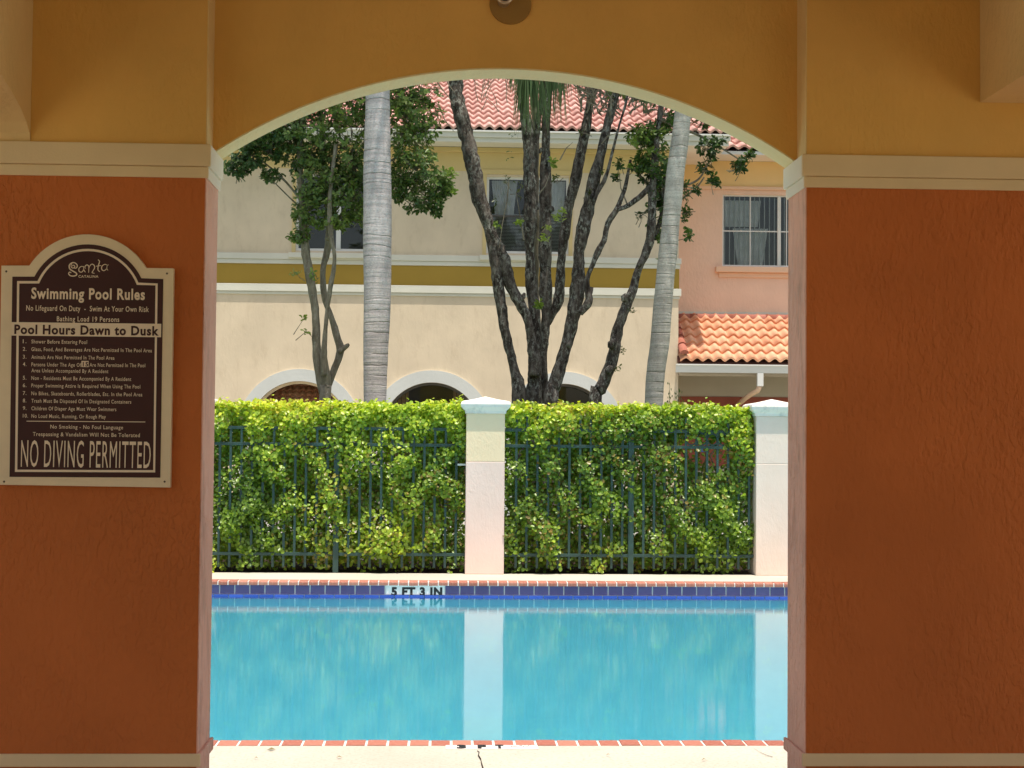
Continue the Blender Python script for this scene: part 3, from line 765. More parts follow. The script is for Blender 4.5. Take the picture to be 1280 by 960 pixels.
n_dep, n_hue, n_red, n_gap = VN(40, (7, 26)), VN(20, (2, 8)), VN(16, (1.5, 5)), VN(26, (9, 26))
def hedge(x0, x1, label, gaps=(), tone=0):
    t = thing('hedge', label, 'hedge', ((x0+x1)/2, YW+.55, 0), 'clipped cocoplum hedges behind the fence')
    P, NR = [], []
    zt = at(606, 510, YW+.3).z; W_ = x1-x0
    NF = int(W_*9500)
    x = rng.uniform(x0, x1, NF); z = rng.uniform(.02, zt, NF); z = np.where(rng.random(NF) < .12, zt-rng.random(NF)*.35, z)
    q = np.stack([x, np.zeros(NF), z], 1)
    face = YW-.062+.06*n_dep(q)+np.where(z > zr[0]-.02, -.03, 0)+np.where(z < .2, .07, 0)
    y = face+np.abs(rng.normal(0, .07, NF))*1.0+rng.random(NF)*.03
    y = np.where(rng.random(NF) < .2, y+rng.random(NF)*.3, y)
    keep = np.ones(NF, bool)
    keep &= ~((n_gap(q) < -.42) & (y < YW+.16) & (z < zt-.28) & (rng.random(NF) < .72))
    keep &= ~((z < .13) & (rng.random(NF) < .6))
    # shoulder
    sh = np.clip((z-(zt-.14))/.14, 0, 1); y = y+sh*sh*.16
    P.append(np.stack([x, y, z], 1)[keep]); NR.append(np.tile([0, -1.0, .55], (keep.sum(), 1)))
    NT = int(W_*2600)
    x = rng.uniform(x0, x1, NT); y = rng.uniform(YW-.06, YW+1.05, NT)
    q = np.stack([x, y*.6, np.zeros(NT)], 1)
    z = zt+.018+.022*n_dep(q*1.3)-np.abs(rng.normal(0, .045, NT))
    z = np.where(rng.random(NT) < .03, z+rng.random(NT)*.07, z)
    P.append(np.stack([x, y, z], 1)); NR.append(np.tile([0, -.25, 1.0], (NT, 1)))
    NK = int(W_*3000); P.append(np.stack([rng.uniform(x0, x1, NK), rng.uniform(YW+.7, YW+1.05, NK), rng.uniform(.02, zt-.03, NK)], 1)); NR.append(np.tile([0, .6, .6], (NK, 1)))
    NI = int(W_*1800)
    P.append(np.stack([rng.uniform(x0, x1, NI), rng.uniform(YW+.25, YW+1.0, NI), rng.uniform(.1, zt-.05, NI)], 1)); NR.append(np.tile([0, -.6, .6], (NI, 1)))
    P = np.concatenate(P); NR = np.concatenate(NR)
    for (gx0, gx1, gy0, gy1, pr) in gaps:
        a, b = at(gx0, gy1, YW), at(gx1, gy0, YW)
        s_x = P[:, 0]*YW/P[:, 1]                         # a real hole, widening with depth
        zz = H+(P[:, 2]-H)*YW/P[:, 1]
        e = ((s_x-(a.x+b.x)/2)/((b.x-a.x)/2))**2+((zz-(a.z+b.z)/2)/((b.z-a.z)/2))**2
        k = ~((e < 1+.35*n_gap(P*.8)) & (rng.random(len(P)) < pr)); P, NR = P[k], NR[k]
    N = len(P)
    nr = unit(NR+rng.normal(0, .55, (N, 3))); dv = unit(rng.normal(0, 1, (N, 3))+np.array([0, -.3, .9]))
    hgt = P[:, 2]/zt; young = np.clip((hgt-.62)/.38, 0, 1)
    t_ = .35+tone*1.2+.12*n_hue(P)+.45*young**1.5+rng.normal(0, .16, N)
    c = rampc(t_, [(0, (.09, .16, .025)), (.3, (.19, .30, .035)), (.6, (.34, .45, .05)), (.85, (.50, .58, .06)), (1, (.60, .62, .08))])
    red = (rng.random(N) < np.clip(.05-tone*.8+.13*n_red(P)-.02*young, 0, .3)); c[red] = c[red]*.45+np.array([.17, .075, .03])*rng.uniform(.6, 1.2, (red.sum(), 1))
    c *= rng.uniform(.85, 1.4, (N, 1))
    L = rng.uniform(.033, .055, N); Wd = L*rng.uniform(.75, .95, N)
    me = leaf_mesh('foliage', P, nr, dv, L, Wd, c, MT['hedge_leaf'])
    o = bpy.data.objects.new('foliage', me); o['kind'] = 'stuff'; link(o, t)
    m = MB()
    for k in range(int(W_/.16)):
        bx, by = x0+.05+k*.16+random.uniform(-.04, .04), YW+random.uniform(.3, .75)
        pts = [(bx, by, -.02)]
        for j in range(1, 6): pts.append((bx+random.uniform(-.09, .09)*j*.6, by+random.uniform(-.05, .05)*j, zt*.9*j/5))
        m.tube(pts, [.016, .014, .012, .009, .007, .004], 5, False)
    s_ = m.build('stems', MT['bark_grey'], t); s_['kind'] = 'stuff'
    return t
hl = ['clipped green hedge far left behind the portico', 'dense yellow-green hedge left of the two-tone pillar', 'darker reddish-green hedge with a see-through gap, right of the two-tone pillar', 'clipped green hedge far right behind the portico']
hedge(pillars[1][1]-.02, pillars[2][0]-.015, hl[1])
h2 = hedge(pillars[2][1]+.015, pillars[3][0]-.01, hl[2], gaps=((853, 918, 541, 588, .84), (640, 668, 557, 575, .5), (845, 862, 560, 650, .5)), tone=-.10)
for i in (0, 3):
    x0, x1 = pillars[i][1], pillars[i+1][0]
    src = [o for o in bpy.data.objects if o.get('label') == hl[1]][0]
    c = src.copy(); c['label'] = hl[i]; col.objects.link(c); c.location = ((x0+x1)/2, src.location.y, 0)
    for ch in list(src.children):
        d = ch.copy(); col.objects.link(d); d.parent = c; d.matrix_parent_inverse = ch.matrix_parent_inverse.copy()
# tall thin shoots standing above the right hedge
for x, y0_, lab in ((837, 481, 'upright dark green shoot above the hedge beside the right palm'), (848.5, 489, 'short leafy shoot above the hedge, right of the taller one')):
    p = at(x, 505, YW+.45); q = at(x, y0_, YW+.45)
    tt = thing('young_shoot', lab, 'plant', (p.x, p.y, 0))
    MB().tube([(p.x, p.y, 0), (p.x+.01, p.y, 1.0), (p.x, p.y, q.z)], [.01, .008, .003], 5).build('stem', MT['bark_grey'], tt)
    N = 34; tz = rng.random(N); P = np.stack([p.x+rng.normal(0, .018, N), p.y+rng.normal(0, .018, N), 1.75+(q.z-1.75)*tz], 1)
    an = rng.uniform(0, 2*PI, N); dv = np.stack([np.cos(an)*.5, np.sin(an)*.5, np.ones(N)], 1); nr = unit(np.stack([np.cos(an), np.sin(an), -.3*np.ones(N)], 1))
    me = leaf_mesh('foliage', P, nr, dv, np.full(N, .035), np.full(N, .018), np.tile([.05, .10, .025], (N, 1))*rng.uniform(.7, 1.4, (N, 1)), MT['tree_leaf'], 'ob')
    o = bpy.data.objects.new('foliage', me); o['kind'] = 'stuff'; link(o, tt)

# ------------------------------------------------------------------ trees
def limb_pts(px, Y, dy=0, base=True, slim=1.0):
    P = []; R_ = []
    for i, (x, y, wd) in enumerate(px):
        t = i/max(1, len(px)-1); yy_ = Y+dy*t
        p = at(x, y, yy_); P.append(p); R_.append(wd/2*slim*yy_/F)
    if base:
        P.insert(0, Vector((P[0].x, P[0].y, -.08))); R_.insert(0, R_[0]*1.12)
    return P, R_
def limb(px, Y, dy=0, base=False, lump=.10, name='stem', mat='bark_dark', parent=None, nseg=12):
    P, R_ = limb_pts(px, Y, dy, base, .91 if mat.startswith('bark') else 1.0)
    Q, S = [], []
    for i in range(len(P)-1):
        a, b, c, d = P[max(i-1, 0)], P[i], P[i+1], P[min(i+2, len(P)-1)]
        nsub = max(2, int((c-b).length/.05))
        for k in range(nsub):
            t = k/nsub; Q.append(.5*((2*b)+(c-a)*t+(2*a-5*b+4*c-d)*t*t+(3*b-a-3*c+d)*t**3)); S.append(R_[i]+(R_[i+1]-R_[i])*t)
    Q.append(P[-1]); S.append(R_[-1]); m = MB(); m.tube(Q, S, nseg)
    V = np.array(m.v); C = np.repeat(np.array([tuple(q) for q in Q]), nseg, 0)
    nz = VN(24, (6, 22)); nz2 = VN(24, (30, 60)); disp = lump*nz(V*np.array([1, 1, .6]))+lump*.5*nz2(V)
    V = C+(V-C)*(1+disp)[:, None]; m.v = [tuple(v) for v in V]
    o = m.build(name, MT[mat], parent, smooth=True); return o
def crown(clusters, Y, dY, dens, L, colramp, parent, whorl=7, droop=.2, seedcol=.5, name='crown', twigs=True, tw_mat='bark_grey', hollow=.35):
    """clusters: (px, py, rx, ry[, density factor]) ellipsoids; twig ends inside carry whorls of leaves"""
    P, NR, DV, CC, LL = [], [], [], [], []; tm = MB(); hz = VN(20, (1.5, 5))
    for cl in clusters:
        cx, cy, rx, ry = cl[:4]; f = cl[4] if len(cl) > 4 else 1
        c = at(cx, cy, Y+(cl[5] if len(cl) > 5 else 0)); a, b = rx*Y/F, ry*Y/F; dz = min(dY, (a+b)/2*1.2)
        n = int(dens*f*(a*b*4)**.9/.1*.1*60)+3
        for _ in range(n):
            while True:
                u_ = rng.uniform(-1, 1, 3); rr = np.dot(u_, u_)
                if rr < 1 and (rr > hollow**2 or random.random() < .4): break
            e = np.array([c.x+u_[0]*a, c.y+u_[1]*dz, c.z+u_[2]*b])
            out = unit(np.array([[u_[0], u_[1]-.2, u_[2]*.7+.25]]))[0]
            if twigs and random.random() < .45:
                s0 = e-out*random.uniform(.12, .3); mid = (s0+e)/2+rng.normal(0, .02, 3); tm.tube([s0, mid, e], [.006, .004, .002], 4, False)
            k = whorl+rng.integers(-2, 3); an = rng.uniform(0, 2*PI)+np.arange(k)*2.4
            ax = unit((out+rng.normal(0, .5, 3))[None])[0]; t1_ = unit(np.cross(ax, [0.3, .2, 1.0])[None])[0]; t2_ = np.cross(ax, t1_)
            opn = rng.uniform(.4, 1.3, k)
            d = ax[None]+(np.cos(an)[:, None]*t1_+np.sin(an)[:, None]*t2_)*opn[:, None]-np.array([0, 0, droop])
            nn = unit(ax[None]*1.0-(d-ax[None])*.45+rng.normal(0, .25, (k, 3))+np.array([0, 0, .35]))
            off = -ax[None]*rng.uniform(0, .08, (k, 1))
            P.append(e[None]+off); DV.append(d); NR.append(nn)
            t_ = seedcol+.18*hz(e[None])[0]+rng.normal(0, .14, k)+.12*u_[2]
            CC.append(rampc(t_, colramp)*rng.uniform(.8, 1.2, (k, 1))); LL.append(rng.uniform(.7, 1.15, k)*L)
    P, NR, DV, CC, LL = map(np.concatenate, (P, NR, DV, CC, LL))
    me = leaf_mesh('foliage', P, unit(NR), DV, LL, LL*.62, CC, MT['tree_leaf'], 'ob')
    o = bpy.data.objects.new(name, me); o['kind'] = 'stuff'; link(o, parent)
    if twigs and tm.v:
        t = tm.build('twigs', MT[tw_mat], parent); t['kind'] = 'stuff'
    return o
DG = [(0, (.06, .11, .028)), (.4, (.15, .225, .055)), (.7, (.25, .34, .08)), (1, (.34, .44, .09))]
LG = [(0, (.10, .17, .03)), (.5, (.25, .36, .06)), (1, (.42, .52, .12))]
OL = [(0, (.05, .07, .02)), (.5, (.10, .13, .03)), (1, (.2, .24, .06))]

# left tree: slender multi-stem with dark obovate leaves
Y1 = 19.6
t1_ = thing('leafy_tree', 'slender grey-barked tree with dark green leaves, left of the smooth palm', 'tree', (at(408, 500, Y1).x, Y1, 0))
limb([(406, 500, 17), (406, 485, 16), (406, 470, 14), (405, 455, 10), (404, 441, 8)], Y1, 0, True, name='trunk', mat='bark_grey', parent=t1_)
limb([(402, 492, 9), (399, 474, 11), (396.5, 451, 12), (395.5, 423, 12), (394, 386, 11.5), (388, 348, 11.5), (382.5, 318, 12), (379, 280, 10), (376, 240, 9), (375, 200, 9), (372, 150, 8), (366, 60, 7)], Y1, .1, name='stem', mat='bark_grey', parent=t1_)
limb([(405, 470, 7), (405, 440, 8), (407, 410, 6.5), (408.5, 391, 6), (411, 372, 6), (413.5, 355, 7), (417, 338, 6), (418, 318, 5.5), (414, 295, 6), (412, 250, 6), (420, 180, 6)], Y1-.12, -.1, name='stem', mat='bark_grey', parent=t1_)
limb([(409, 485, 10), (413, 474, 11), (420, 455, 11), (425, 438, 12), (422, 425, 10), (418, 410, 9), (413, 394, 8), (407, 377, 8), (404, 357, 8), (404, 338, 8), (408, 318, 8.5), (411, 300, 9), (411, 270, 8), (406, 220, 7), (400, 120, 6)], Y1+.12, .2, name='stem', mat='bark_grey', parent=t1_)
limb([(423, 440, 6), (429, 436, 7), (434, 432, 6), (436.5, 430, 3)], Y1+.1, 0, name='branch_stub', mat='bark_grey', parent=t1_, nseg=8)
for pts in ([(408, 300, 7), (440, 250, 6), (490, 200, 5), (540, 190, 3)], [(376, 250, 6), (350, 220, 4), (315, 195, 3), (290, 205, 2)], [(411, 260, 6), (450, 170, 5), (500, 120, 4), (550, 60, 3)], [(376, 190, 6), (350, 140, 4), (330, 90, 3)],
            [(490, 200, 4), (520, 235, 3), (545, 255, 2)], [(378, 262, 5), (360, 245, 3), (340, 225, 2)]):
    limb([(a_, b_, c_*.7) for a_, b_, c_ in pts], Y1+.15, .35, name='branch', mat='bark_grey', parent=t1_, nseg=7)
CL1 = [(296, 208, 20, 15, 1.2), (315, 195, 25, 20), (335, 180, 30, 24), (342, 218, 17, 12), (322, 165, 22, 20), (360, 160, 40, 35), (385, 175, 45, 40), (400, 225, 36, 34), (425, 240, 38, 36), (440, 190, 40, 50), (430, 130, 55, 30), (382, 262, 22, 24), (418, 275, 26, 16, .9), (376, 290, 12, 9), (372, 297, 12, 7), (446, 265, 22, 20, .7),
       (505, 150, 26, 45), (530, 150, 25, 32, .9), (520, 205, 30, 40), (545, 225, 20, 28), (520, 250, 26, 20, .9), (545, 255, 14, 17, .9), (556, 228, 11, 18), (500, 225, 16, 30), (480, 120, 50, 26), (528, 118, 26, 18, .7),
       (470, 60, 90, 45, .6), (380, 70, 80, 45, .6), (330, 120, 50, 30, .7), (420, -20, 130, 60, .4)]
crown(CL1, Y1, .9, 3.6, .076, DG, t1_, seedcol=.42, hollow=.2)
crown([(563, 216, 8, 9), (455, 255, 8, 14, .8), (565, 235, 5, 8)], Y1, .2, 1.0, .075, LG, t1_, seedcol=.6, name='young_leaves', twigs=False)
crown([(372, 340, 9, 5, .5), (392, 342, 7, 10, .5), (380, 397, 6, 5, .3), (384, 414, 5, 4, .3)], Y1-.1, .1, .5, .06, DG, t1_, seedcol=.6, name='sprig', whorl=5)

# big multi-stem tree
Y2 = 21.4
t2_ = thing('multi_trunk_tree', 'large tree of many dark rough stems behind the central pillar', 'tree', (at(680, 500, Y2).x, Y2, 0))
S2 = [([(648, 505, 17), (642, 462, 14), (634, 425, 14), (629, 400, 15), (624, 367, 17), (622, 350, 16), (619, 330, 14), (614, 305, 12), (608, 280, 8)], -.02),
      ([(668, 470, 16), (668, 450, 17), (661, 405, 12), (652, 384, 15), (640, 362, 15), (631, 338, 17), (621, 307, 18), (613, 287, 18), (604, 262, 18), (597, 240, 18), (590, 202, 20), (582, 165, 22), (572, 127, 21), (569, 102, 21), (563, 40, 18)], 0),
      ([(667, 503, 22), (667, 450, 19), (669, 412, 14), (667, 382, 15), (664, 362, 15), (663, 325, 16), (662, 300, 15), (663, 265, 18), (662, 215, 15), (659, 165, 17), (655, 140, 14), (652, 100, 14), (650, 30, 12)], .15),
      ([(679, 500, 12), (680, 450, 11), (682, 412, 12), (683, 382, 14), (682, 350, 17), (682, 300, 16), (682, 265, 16), (682, 215, 15), (682, 177, 14), (683, 140, 12), (684, 100, 12), (688, 30, 10)], .35),
      ([(671, 262, 6), (669, 220, 7), (670, 180, 8), (674, 140, 7), (679, 100, 7), (682, 30, 6)], .2),
      ([(685, 405, 9), (690, 393, 11), (698, 375, 13), (700, 350, 14), (701, 325, 13), (703, 305, 13), (706, 290, 14), (711, 262, 15), (716, 240, 15), (724, 202, 14), (731, 165, 13), (738, 127, 12), (745, 100, 12), (756, 30, 9)], .45),
      ([(688, 503, 22), (692, 485, 19), (698, 462, 17), (710, 425, 16), (716, 400, 18), (719, 385, 19), (722, 362, 18), (723, 338, 16), (724, 313, 13), (728, 290, 17), (733, 265, 19), (739, 240, 14), (749, 202, 14), (757, 165, 12), (767, 127, 12), (771, 100, 12), (778, 30, 9)], -.1),
      ([(725, 392, 7), (734, 381, 9), (737, 373, 9), (734, 360, 7), (735, 345, 7), (741, 330, 8), (747, 315, 9), (755, 300, 8), (760, 279, 8), (770, 263, 8), (779, 242, 6), (784, 222, 5), (788, 200, 4)], -.3),
      ([(772, 262, 6), (785, 257, 7), (794, 250, 7), (802, 244, 7), (812, 232, 5), (820, 210, 4)], -.4),
      ([(742, 252, 6), (748, 238, 6), (757, 222, 6), (764, 196, 4), (770, 172, 4), (776, 150, 4), (782, 130, 4), (787, 100, 3)], -.3)]
for k, (px, dy) in enumerate(S2): limb(px, Y2+dy, 0, k in (0, 2, 3, 6), .11, parent=t2_)
# knots and small twigs
for x, y, r in ((654, 371, 5), (738, 366, 7), (711, 430, 4), (741, 245, 4), (689, 262, 4), (676, 188, 3.5)):
    limb([(x-r*.5, y+r, r), (x, y, r*1.7), (x+r*.3, y-r, r*.8)], Y2-.25, 0, name='knot', parent=t2_, nseg=8, lump=.2)
tw = MB()
def twig(pts, w_, Y=Y2):
    P = [at(x, y, Y) for x, y in pts]; tw.tube(P, [w_*(1-.7*k/(len(P)-1)) for k in range(len(P))], 5, False)
for _ in range(120):
    x, y = random.uniform(725, 812), random.uniform(98, 145); a = random.uniform(-1.2, 1.2); L_ = random.uniform(12, 36)
    pts = [(x, y)]
    for k in range(4): a += random.uniform(-.5, .5); x += math.sin(a)*L_/4; y -= math.cos(a)*L_/4; pts.append((x, y))
    twig(pts, random.uniform(.008, .02), Y2+random.uniform(-.4, .4))
for _ in range(22):
    x, y = random.uniform(596, 650), random.uniform(95, 140); a = random.uniform(-.6, .6); pts = [(x, y)]
    for k in range(4): a += random.uniform(-.3, .3); x += math.sin(a)*9; y -= math.cos(a)*9; pts.append((x, y))
    twig(pts, .007, Y2-.1)
for pts in ([(545, 100), (553, 112), (560, 120), (566, 130)], [(556, 95), (562, 108), (570, 118)], [(548, 130), (556, 150), (568, 165)], [(676, 292), (682, 285), (688, 280), (696, 278)], [(674, 242), (682, 232), (688, 215)], [(636, 225), (634, 250), (628, 280), (624, 310)], [(655, 300), (650, 270), (645, 240)],
            [(752, 180), (760, 170), (772, 166)], [(700, 200), (708, 185), (716, 178)], [(784, 255), (776, 235), (774, 215)]):
    twig(pts, .012, Y2-.3)
tw.build('twigs', MT['bark_grey'], t2_, kind='stuff')
crown([(691, 204, 6, 7), (697, 270, 7, 5, .8), (684, 284, 7, 4, .8), (703, 262, 4, 6, .8), (673, 381, 5, 7, 1), (681, 298, 5, 3, .8), (622, 280, 3, 3, .5), (648, 277, 3, 2, .6), (788, 205, 4, 4, .3)], Y2-.35, .1, .9, .075, LG, t2_, seedcol=.55, name='young_leaves', twigs=False)
crown([(622, 250, 8, 14, .3), (636, 228, 14, 10, .3), (650, 240, 10, 14, .3), (697, 222, 12, 5, .3), (737, 240, 6, 6, .35), (728, 165, 6, 5, .3), (752, 212, 4, 4, .4), (636, 185, 10, 30, .06)], Y2-.2, .2, .8, .06, OL, t2_, seedcol=.5, name='sparse_leaves', whorl=4)
crown([(640, 60, 90, 40, .35), (780, 70, 70, 40, .4), (700, 10, 150, 50, .3), (752, 118, 22, 12, .3), (775, 110, 25, 12, .4)], Y2, 1.2, 1.0, .085, DG, t2_, seedcol=.5, name='crown')

# right leaning tree
Y3 = 21.0
t3_ = thing('leaning_tree', 'dark trunk leaning right with leafy crown beside the leaning palm', 'tree', (at(746, 497, Y3).x, Y3, 0))
limb([(744, 500, 15), (748, 492, 15), (757, 473, 16), (765, 450, 15), (773, 412, 15), (783, 382, 14), (791, 362, 12), (798, 337, 11), (806, 320, 13), (812, 303, 14), (815, 277, 14), (816, 240, 13), (819, 200, 10), (824, 150, 8), (832, 90, 7)], Y3, 0, True, .12, name='trunk', parent=t3_)
limb([(818, 300, 5), (824, 280, 7), (829, 262, 8), (830, 240, 7), (834, 200, 6)], Y3+.1, 0, name='stem', parent=t3_)
for pts in ([(816, 240, 5), (805, 225, 4), (790, 210, 2)], [(824, 180, 4), (800, 165, 3), (785, 155, 2)], [(819, 210, 5), (850, 230, 4), (872, 225, 3), (885, 205, 2)], [(826, 150, 5), (852, 160, 4), (885, 175, 3), (925, 200, 2)], [(826, 140, 5), (850, 150, 5), (866, 145, 4), (882, 120, 3)], [(820, 262, 3), (850, 250, 3), (870, 235, 2), (880, 222, 2)]):
    limb(pts, Y3, .4, name='branch', mat='bark_grey', parent=t3_, nseg=7)
for x, y, r in ((766, 430, 6), (781, 372, 5), (786, 368, 5), (762, 462, 5), (800, 330, 4)):
    limb([(x-r*.5, y+r, r), (x, y, r*1.9), (x+r*.3, y-r, r*.8)], Y3-.12, 0, name='knot', parent=t3_, nseg=8, lump=.2)
CL3 = [(815, 165, 24, 18, .9), (800, 170, 18, 16, .8), (818, 205, 24, 32, 1.1), (800, 205, 14, 16, .7), (826, 240, 16, 26, .9), (776, 204, 9, 9, .35), (770, 222, 5, 9, .3), (812, 262, 6, 20, .4), (829, 285, 8, 26, .5), (800, 268, 4, 5, .5), (835, 150, 16, 14, .8),
       (885, 183, 17, 12, .75), (898, 175, 10, 8, .5), (880, 208, 11, 12, .5), (892, 226, 12, 8, .6), (872, 236, 6, 8, .4), (923, 203, 11, 8, .8), (936, 193, 7, 7, .8), (925, 210, 8, 5, .6), (876, 152, 12, 10, .5), (858, 262, 6, 12, .55), (860, 292, 6, 9, .5), (856, 240, 6, 16, .4), (889, 196, 7, 9, .4),
       (850, 90, 60, 35, .5), (820, 110, 40, 22, .4)]
crown(CL3, Y3+.1, .5, 4.2, .075, [(0, (.03, .06, .015)), (.4, (.055, .11, .025)), (.7, (.11, .19, .035)), (1, (.26, .36, .06))], t3_, seedcol=.45)
crown([(800, 168, 12, 12, .8), (789, 178, 6, 6, .6), (831, 312, 4, 6, .6), (826, 325, 4, 4, .5)], Y3-.25, .2, .8, .07, LG, t3_, seedcol=.4, name='young_leaves', twigs=False)
crown([(790, 388, 4, 5, .6), (777, 437, 5, 6, .7), (771, 460, 5, 5, .7)], Y3-.1, .1, .9, .05, OL, t3_, seedcol=.5, name='sprig', whorl=6, twigs=False)

# palms
def palm(px, Y, lab, mat, fronds, top):
    P, R_ = limb_pts(px, Y, 0, True)
    t = thing('palm_tree', lab, 'palm', (P[0].x, Y, 0))
    o = limb(px+[(top[0], top[1], px[-1][2]*.9)], Y, 0, True, .012, name='trunk', mat=mat, parent=t, nseg=28)
    c = at(top[0], top[1]-4, Y)
    limb([(top[0], top[1]+6, px[-1][2]*.95), (top[0], top[1]-45, px[-1][2]*1.1), (top[0]+1, top[1]-95, 10)], Y, 0, name='crownshaft', mat='palm_green', parent=t, nseg=16, lump=.01)
    c = at(top[0], top[1]-80, Y)
    for (az, ln, lift, droop) in fronds:
        m = []; N = []; D = []; LL = []
        pts = []; d = Vector((math.cos(az), math.sin(az), 0)); n_ = 26
        pos = Vector(c); ang = lift
        for k in range(n_+1):
            pts.append(Vector(pos)); pos = pos + (d*math.cos(ang)+Vector((0, 0, 1))*math.sin(ang))*ln/n_; ang -= droop/n_*(.4+1.2*k/n_)
        mb = MB(); mb.tube(pts, [.022*(1-.85*k/n_) for k in range(n_+1)], 6, False)
        fr = mb.build('frond', MT['palm_green'], t, smooth=True)
        sd_ = Vector((-d.y, d.x, 0)); V, Fs = [], []
        for k in range(n_*5):
            tt = .12+.88*k/(n_*5); i0 = min(int(tt*n_), n_-1); p = pts[i0].lerp(pts[i0+1], tt*n_-i0); dr = (pts[i0+1]-pts[i0]).normalized()
            L_ = (.75*math.sin(PI*min(1, tt*.86+.12))**.6+.12)*random.uniform(.85, 1.1)
            for s in (-1, 1):
                o_ = (sd_*s*random.uniform(.35, .8)+dr*.5+Vector((random.uniform(-.1, .1), random.uniform(-.1, .1), random.uniform(-.1, .3)))).normalized()
                w_ = .011; q = Vector(p); seg = 5; base = len(V); wv = dr.cross(o_); wv = (dr*.8+wv*.3).normalized()
                for j in range(seg+1):
                    ww = w_*(1-(j/seg)**1.5)+.001
                    V += [tuple(q-wv*ww), tuple(q+wv*ww)]; q = q+o_*L_/seg; o_ = (o_+Vector((0, 0, -.34))).normalized()
                for j in range(seg): Fs.append((base+2*j, base+2*j+1, base+2*j+3, base+2*j+2))
        lm = bpy.data.meshes.new('leaflets'); lm.from_pydata(V, [], Fs); lm.materials.append(MT['frond'])
        ca = lm.color_attributes.new('leafcol', 'FLOAT_COLOR', 'POINT'); nV = len(V)
        cc = np.ones((nV, 4)); base_c = np.array([.075, .12, .045]); cc[:, :3] = base_c*np.repeat(rng.uniform(.7, 1.5, nV//12+1), 12)[:nV, None]; ca.data.foreach_set('color', cc.ravel())
        lo = bpy.data.objects.new('leaflets', lm); lo['kind'] = 'stuff'; link(lo, fr)
    return t
MT['palm_green'] = plain('palm_crownshaft', (.16, .22, .09), .5)
palm([(468.5, 500, 28), (469.5, 450, 30.5), (471.5, 375, 33.5), (471.8, 300, 36), (471.8, 255, 35), (471.6, 215, 34), (472, 160, 32), (472.2, 112, 30)], 18.8,
     'smooth pale grey palm trunk in front of the leafy tree', 'palm_a',
     [(0.05, 2.75, 1.0, 2.9), (.55, 2.6, .9, 2.6), (2.9, 2.7, .9, 2.5), (2.2, 2.6, .9, 2.4), (-.9, 2.6, .9, 2.6), (-2.3, 2.6, .9, 2.6), (1.5, 2.5, 1.1, 2.2), (-1.6, 2.5, 1.1, 2.2)], (473, -120))
palm([(817.5, 500, 23), (825, 425, 24.5), (829, 375, 24), (837.5, 290, 23), (844.5, 215, 23), (853.7, 140, 21.5)], 20.2,
     'leaning grey-green palm trunk right of the dark stems', 'palm_b',
     [(3.25, 2.6, .9, 2.7), (2.7, 2.4, .9, 2.4), (-2.8, 2.4, .9, 2.4), (0.2, 2.5, .9, 2.5), (-.8, 2.5, .9, 2.5), (1.0, 2.5, 1.0, 2.3), (-1.7, 2.4, 1.1, 2.4)], (872, -90))
# hanging grass-like fronds of a thin palm between the dark stems
gp = thing('drooping_frond_plant', 'grassy drooping green fronds hanging among the top of the dark stems', 'plant', (at(668, 300, Y2-.5).x, Y2-.5, 0))
V, Fs = [], []
for (cx_, cy_, sx, len0, nn) in ((664, 48, 15, 125, 190), (640, 62, 6, 60, 10), (695, 55, 11, 105, 90), (712, 70, 10, 60, 30), (808, 112, 10, 34, 30), (655, 60, 14, 70, 60)):
    for _ in range(nn):
        x = cx_+random.gauss(0, sx*.35); y = cy_; yd = Y2-.5+random.uniform(-.25, .25); L_ = len0*random.uniform(.5, 1.0); spread = random.gauss(0, sx*.75)
        base = len(V); seg = 6; w_ = .006
        for j in range(seg+1):
            t = j/seg; p = at(x+spread*t**.8*(1 if t < .8 else .95), y+L_*t, yd); ww = w_*(1-t**2)+.001
            V += [(p.x-ww, p.y, p.z), (p.x+ww, p.y+ww*.6, p.z)]
        for j in range(seg): Fs.append((base+2*j, base+2*j+1, base+2*j+3, base+2*j+2))
lm = bpy.data.meshes.new('fronds'); lm.from_pydata(V, [], Fs); lm.materials.append(MT['frond'])
ca = lm.color_attributes.new('leafcol', 'FLOAT_COLOR', 'POINT'); nV = len(V); cc = np.ones((nV, 4))
cc[:, :3] = np.array([.10, .15, .06])*np.repeat(rng.uniform(.6, 1.7, nV//14+1), 14)[:nV, None]; ca.data.foreach_set('color', cc.ravel())
o = bpy.data.objects.new('fronds', lm); o['kind'] = 'stuff'; link(o, gp)
limb([(668, 505, 9), (670, 400, 8), (670, 200, 8), (666, 50, 8)], Y2+.8, 0, True, name='trunk', mat='bark_grey', parent=gp, nseg=10)

# ------------------------------------------------------------------ houses
YC = 30.0; YPK = 31.5
XC1 = at(848, 400, YC).x
cream = thing('cream_house', 'two-storey cream house with mustard band and rose tiled roof', 'building', (XC1-8, YC, 0))
XC0 = at(270, 400, YC).x-9.5
ZE = at(600, 178, 29.45).z    # eave underside
def zc_(px, py, Y=YC): return at(px, py, Y).z
wl = (at(370, 270, YC).x, at(474, 270, YC).x); wc = (at(608, 270, YC).x, at(711, 270, YC).x)
zw0, zw1 = zc_(660, 317), zc_(660, 221)
AR = 62*YC/F; AO = 77*YC/F
acx = [at(375, 480, YC).x, at(540, 480, YC).x, at(705, 480, YC).x]; azs = zc_(540, 478)-AR
rects = [(wl[0], wl[1], zw0, zw1), (wc[0], wc[1], zw0, zw1)]
fixn(wall(XC0, XC1, -.06, ZE, YC, YC+.2, rects, [(c, AR, azs) for c in acx]).build('front_wall', MT['cream'], cream))
box('side_wall', XC1-.2, XC1-.0005, YC+.201, YC+9, -.06, ZE, MT['cream'], cream)
box('side_wall', XC0, XC0+.2, YC+.201, YC+9, -.06, ZE, MT['cream'], cream)
box('rear_wall', XC0, XC1, YC+9.001, YC+9.2, -.06, ZE, MT['cream'], cream)
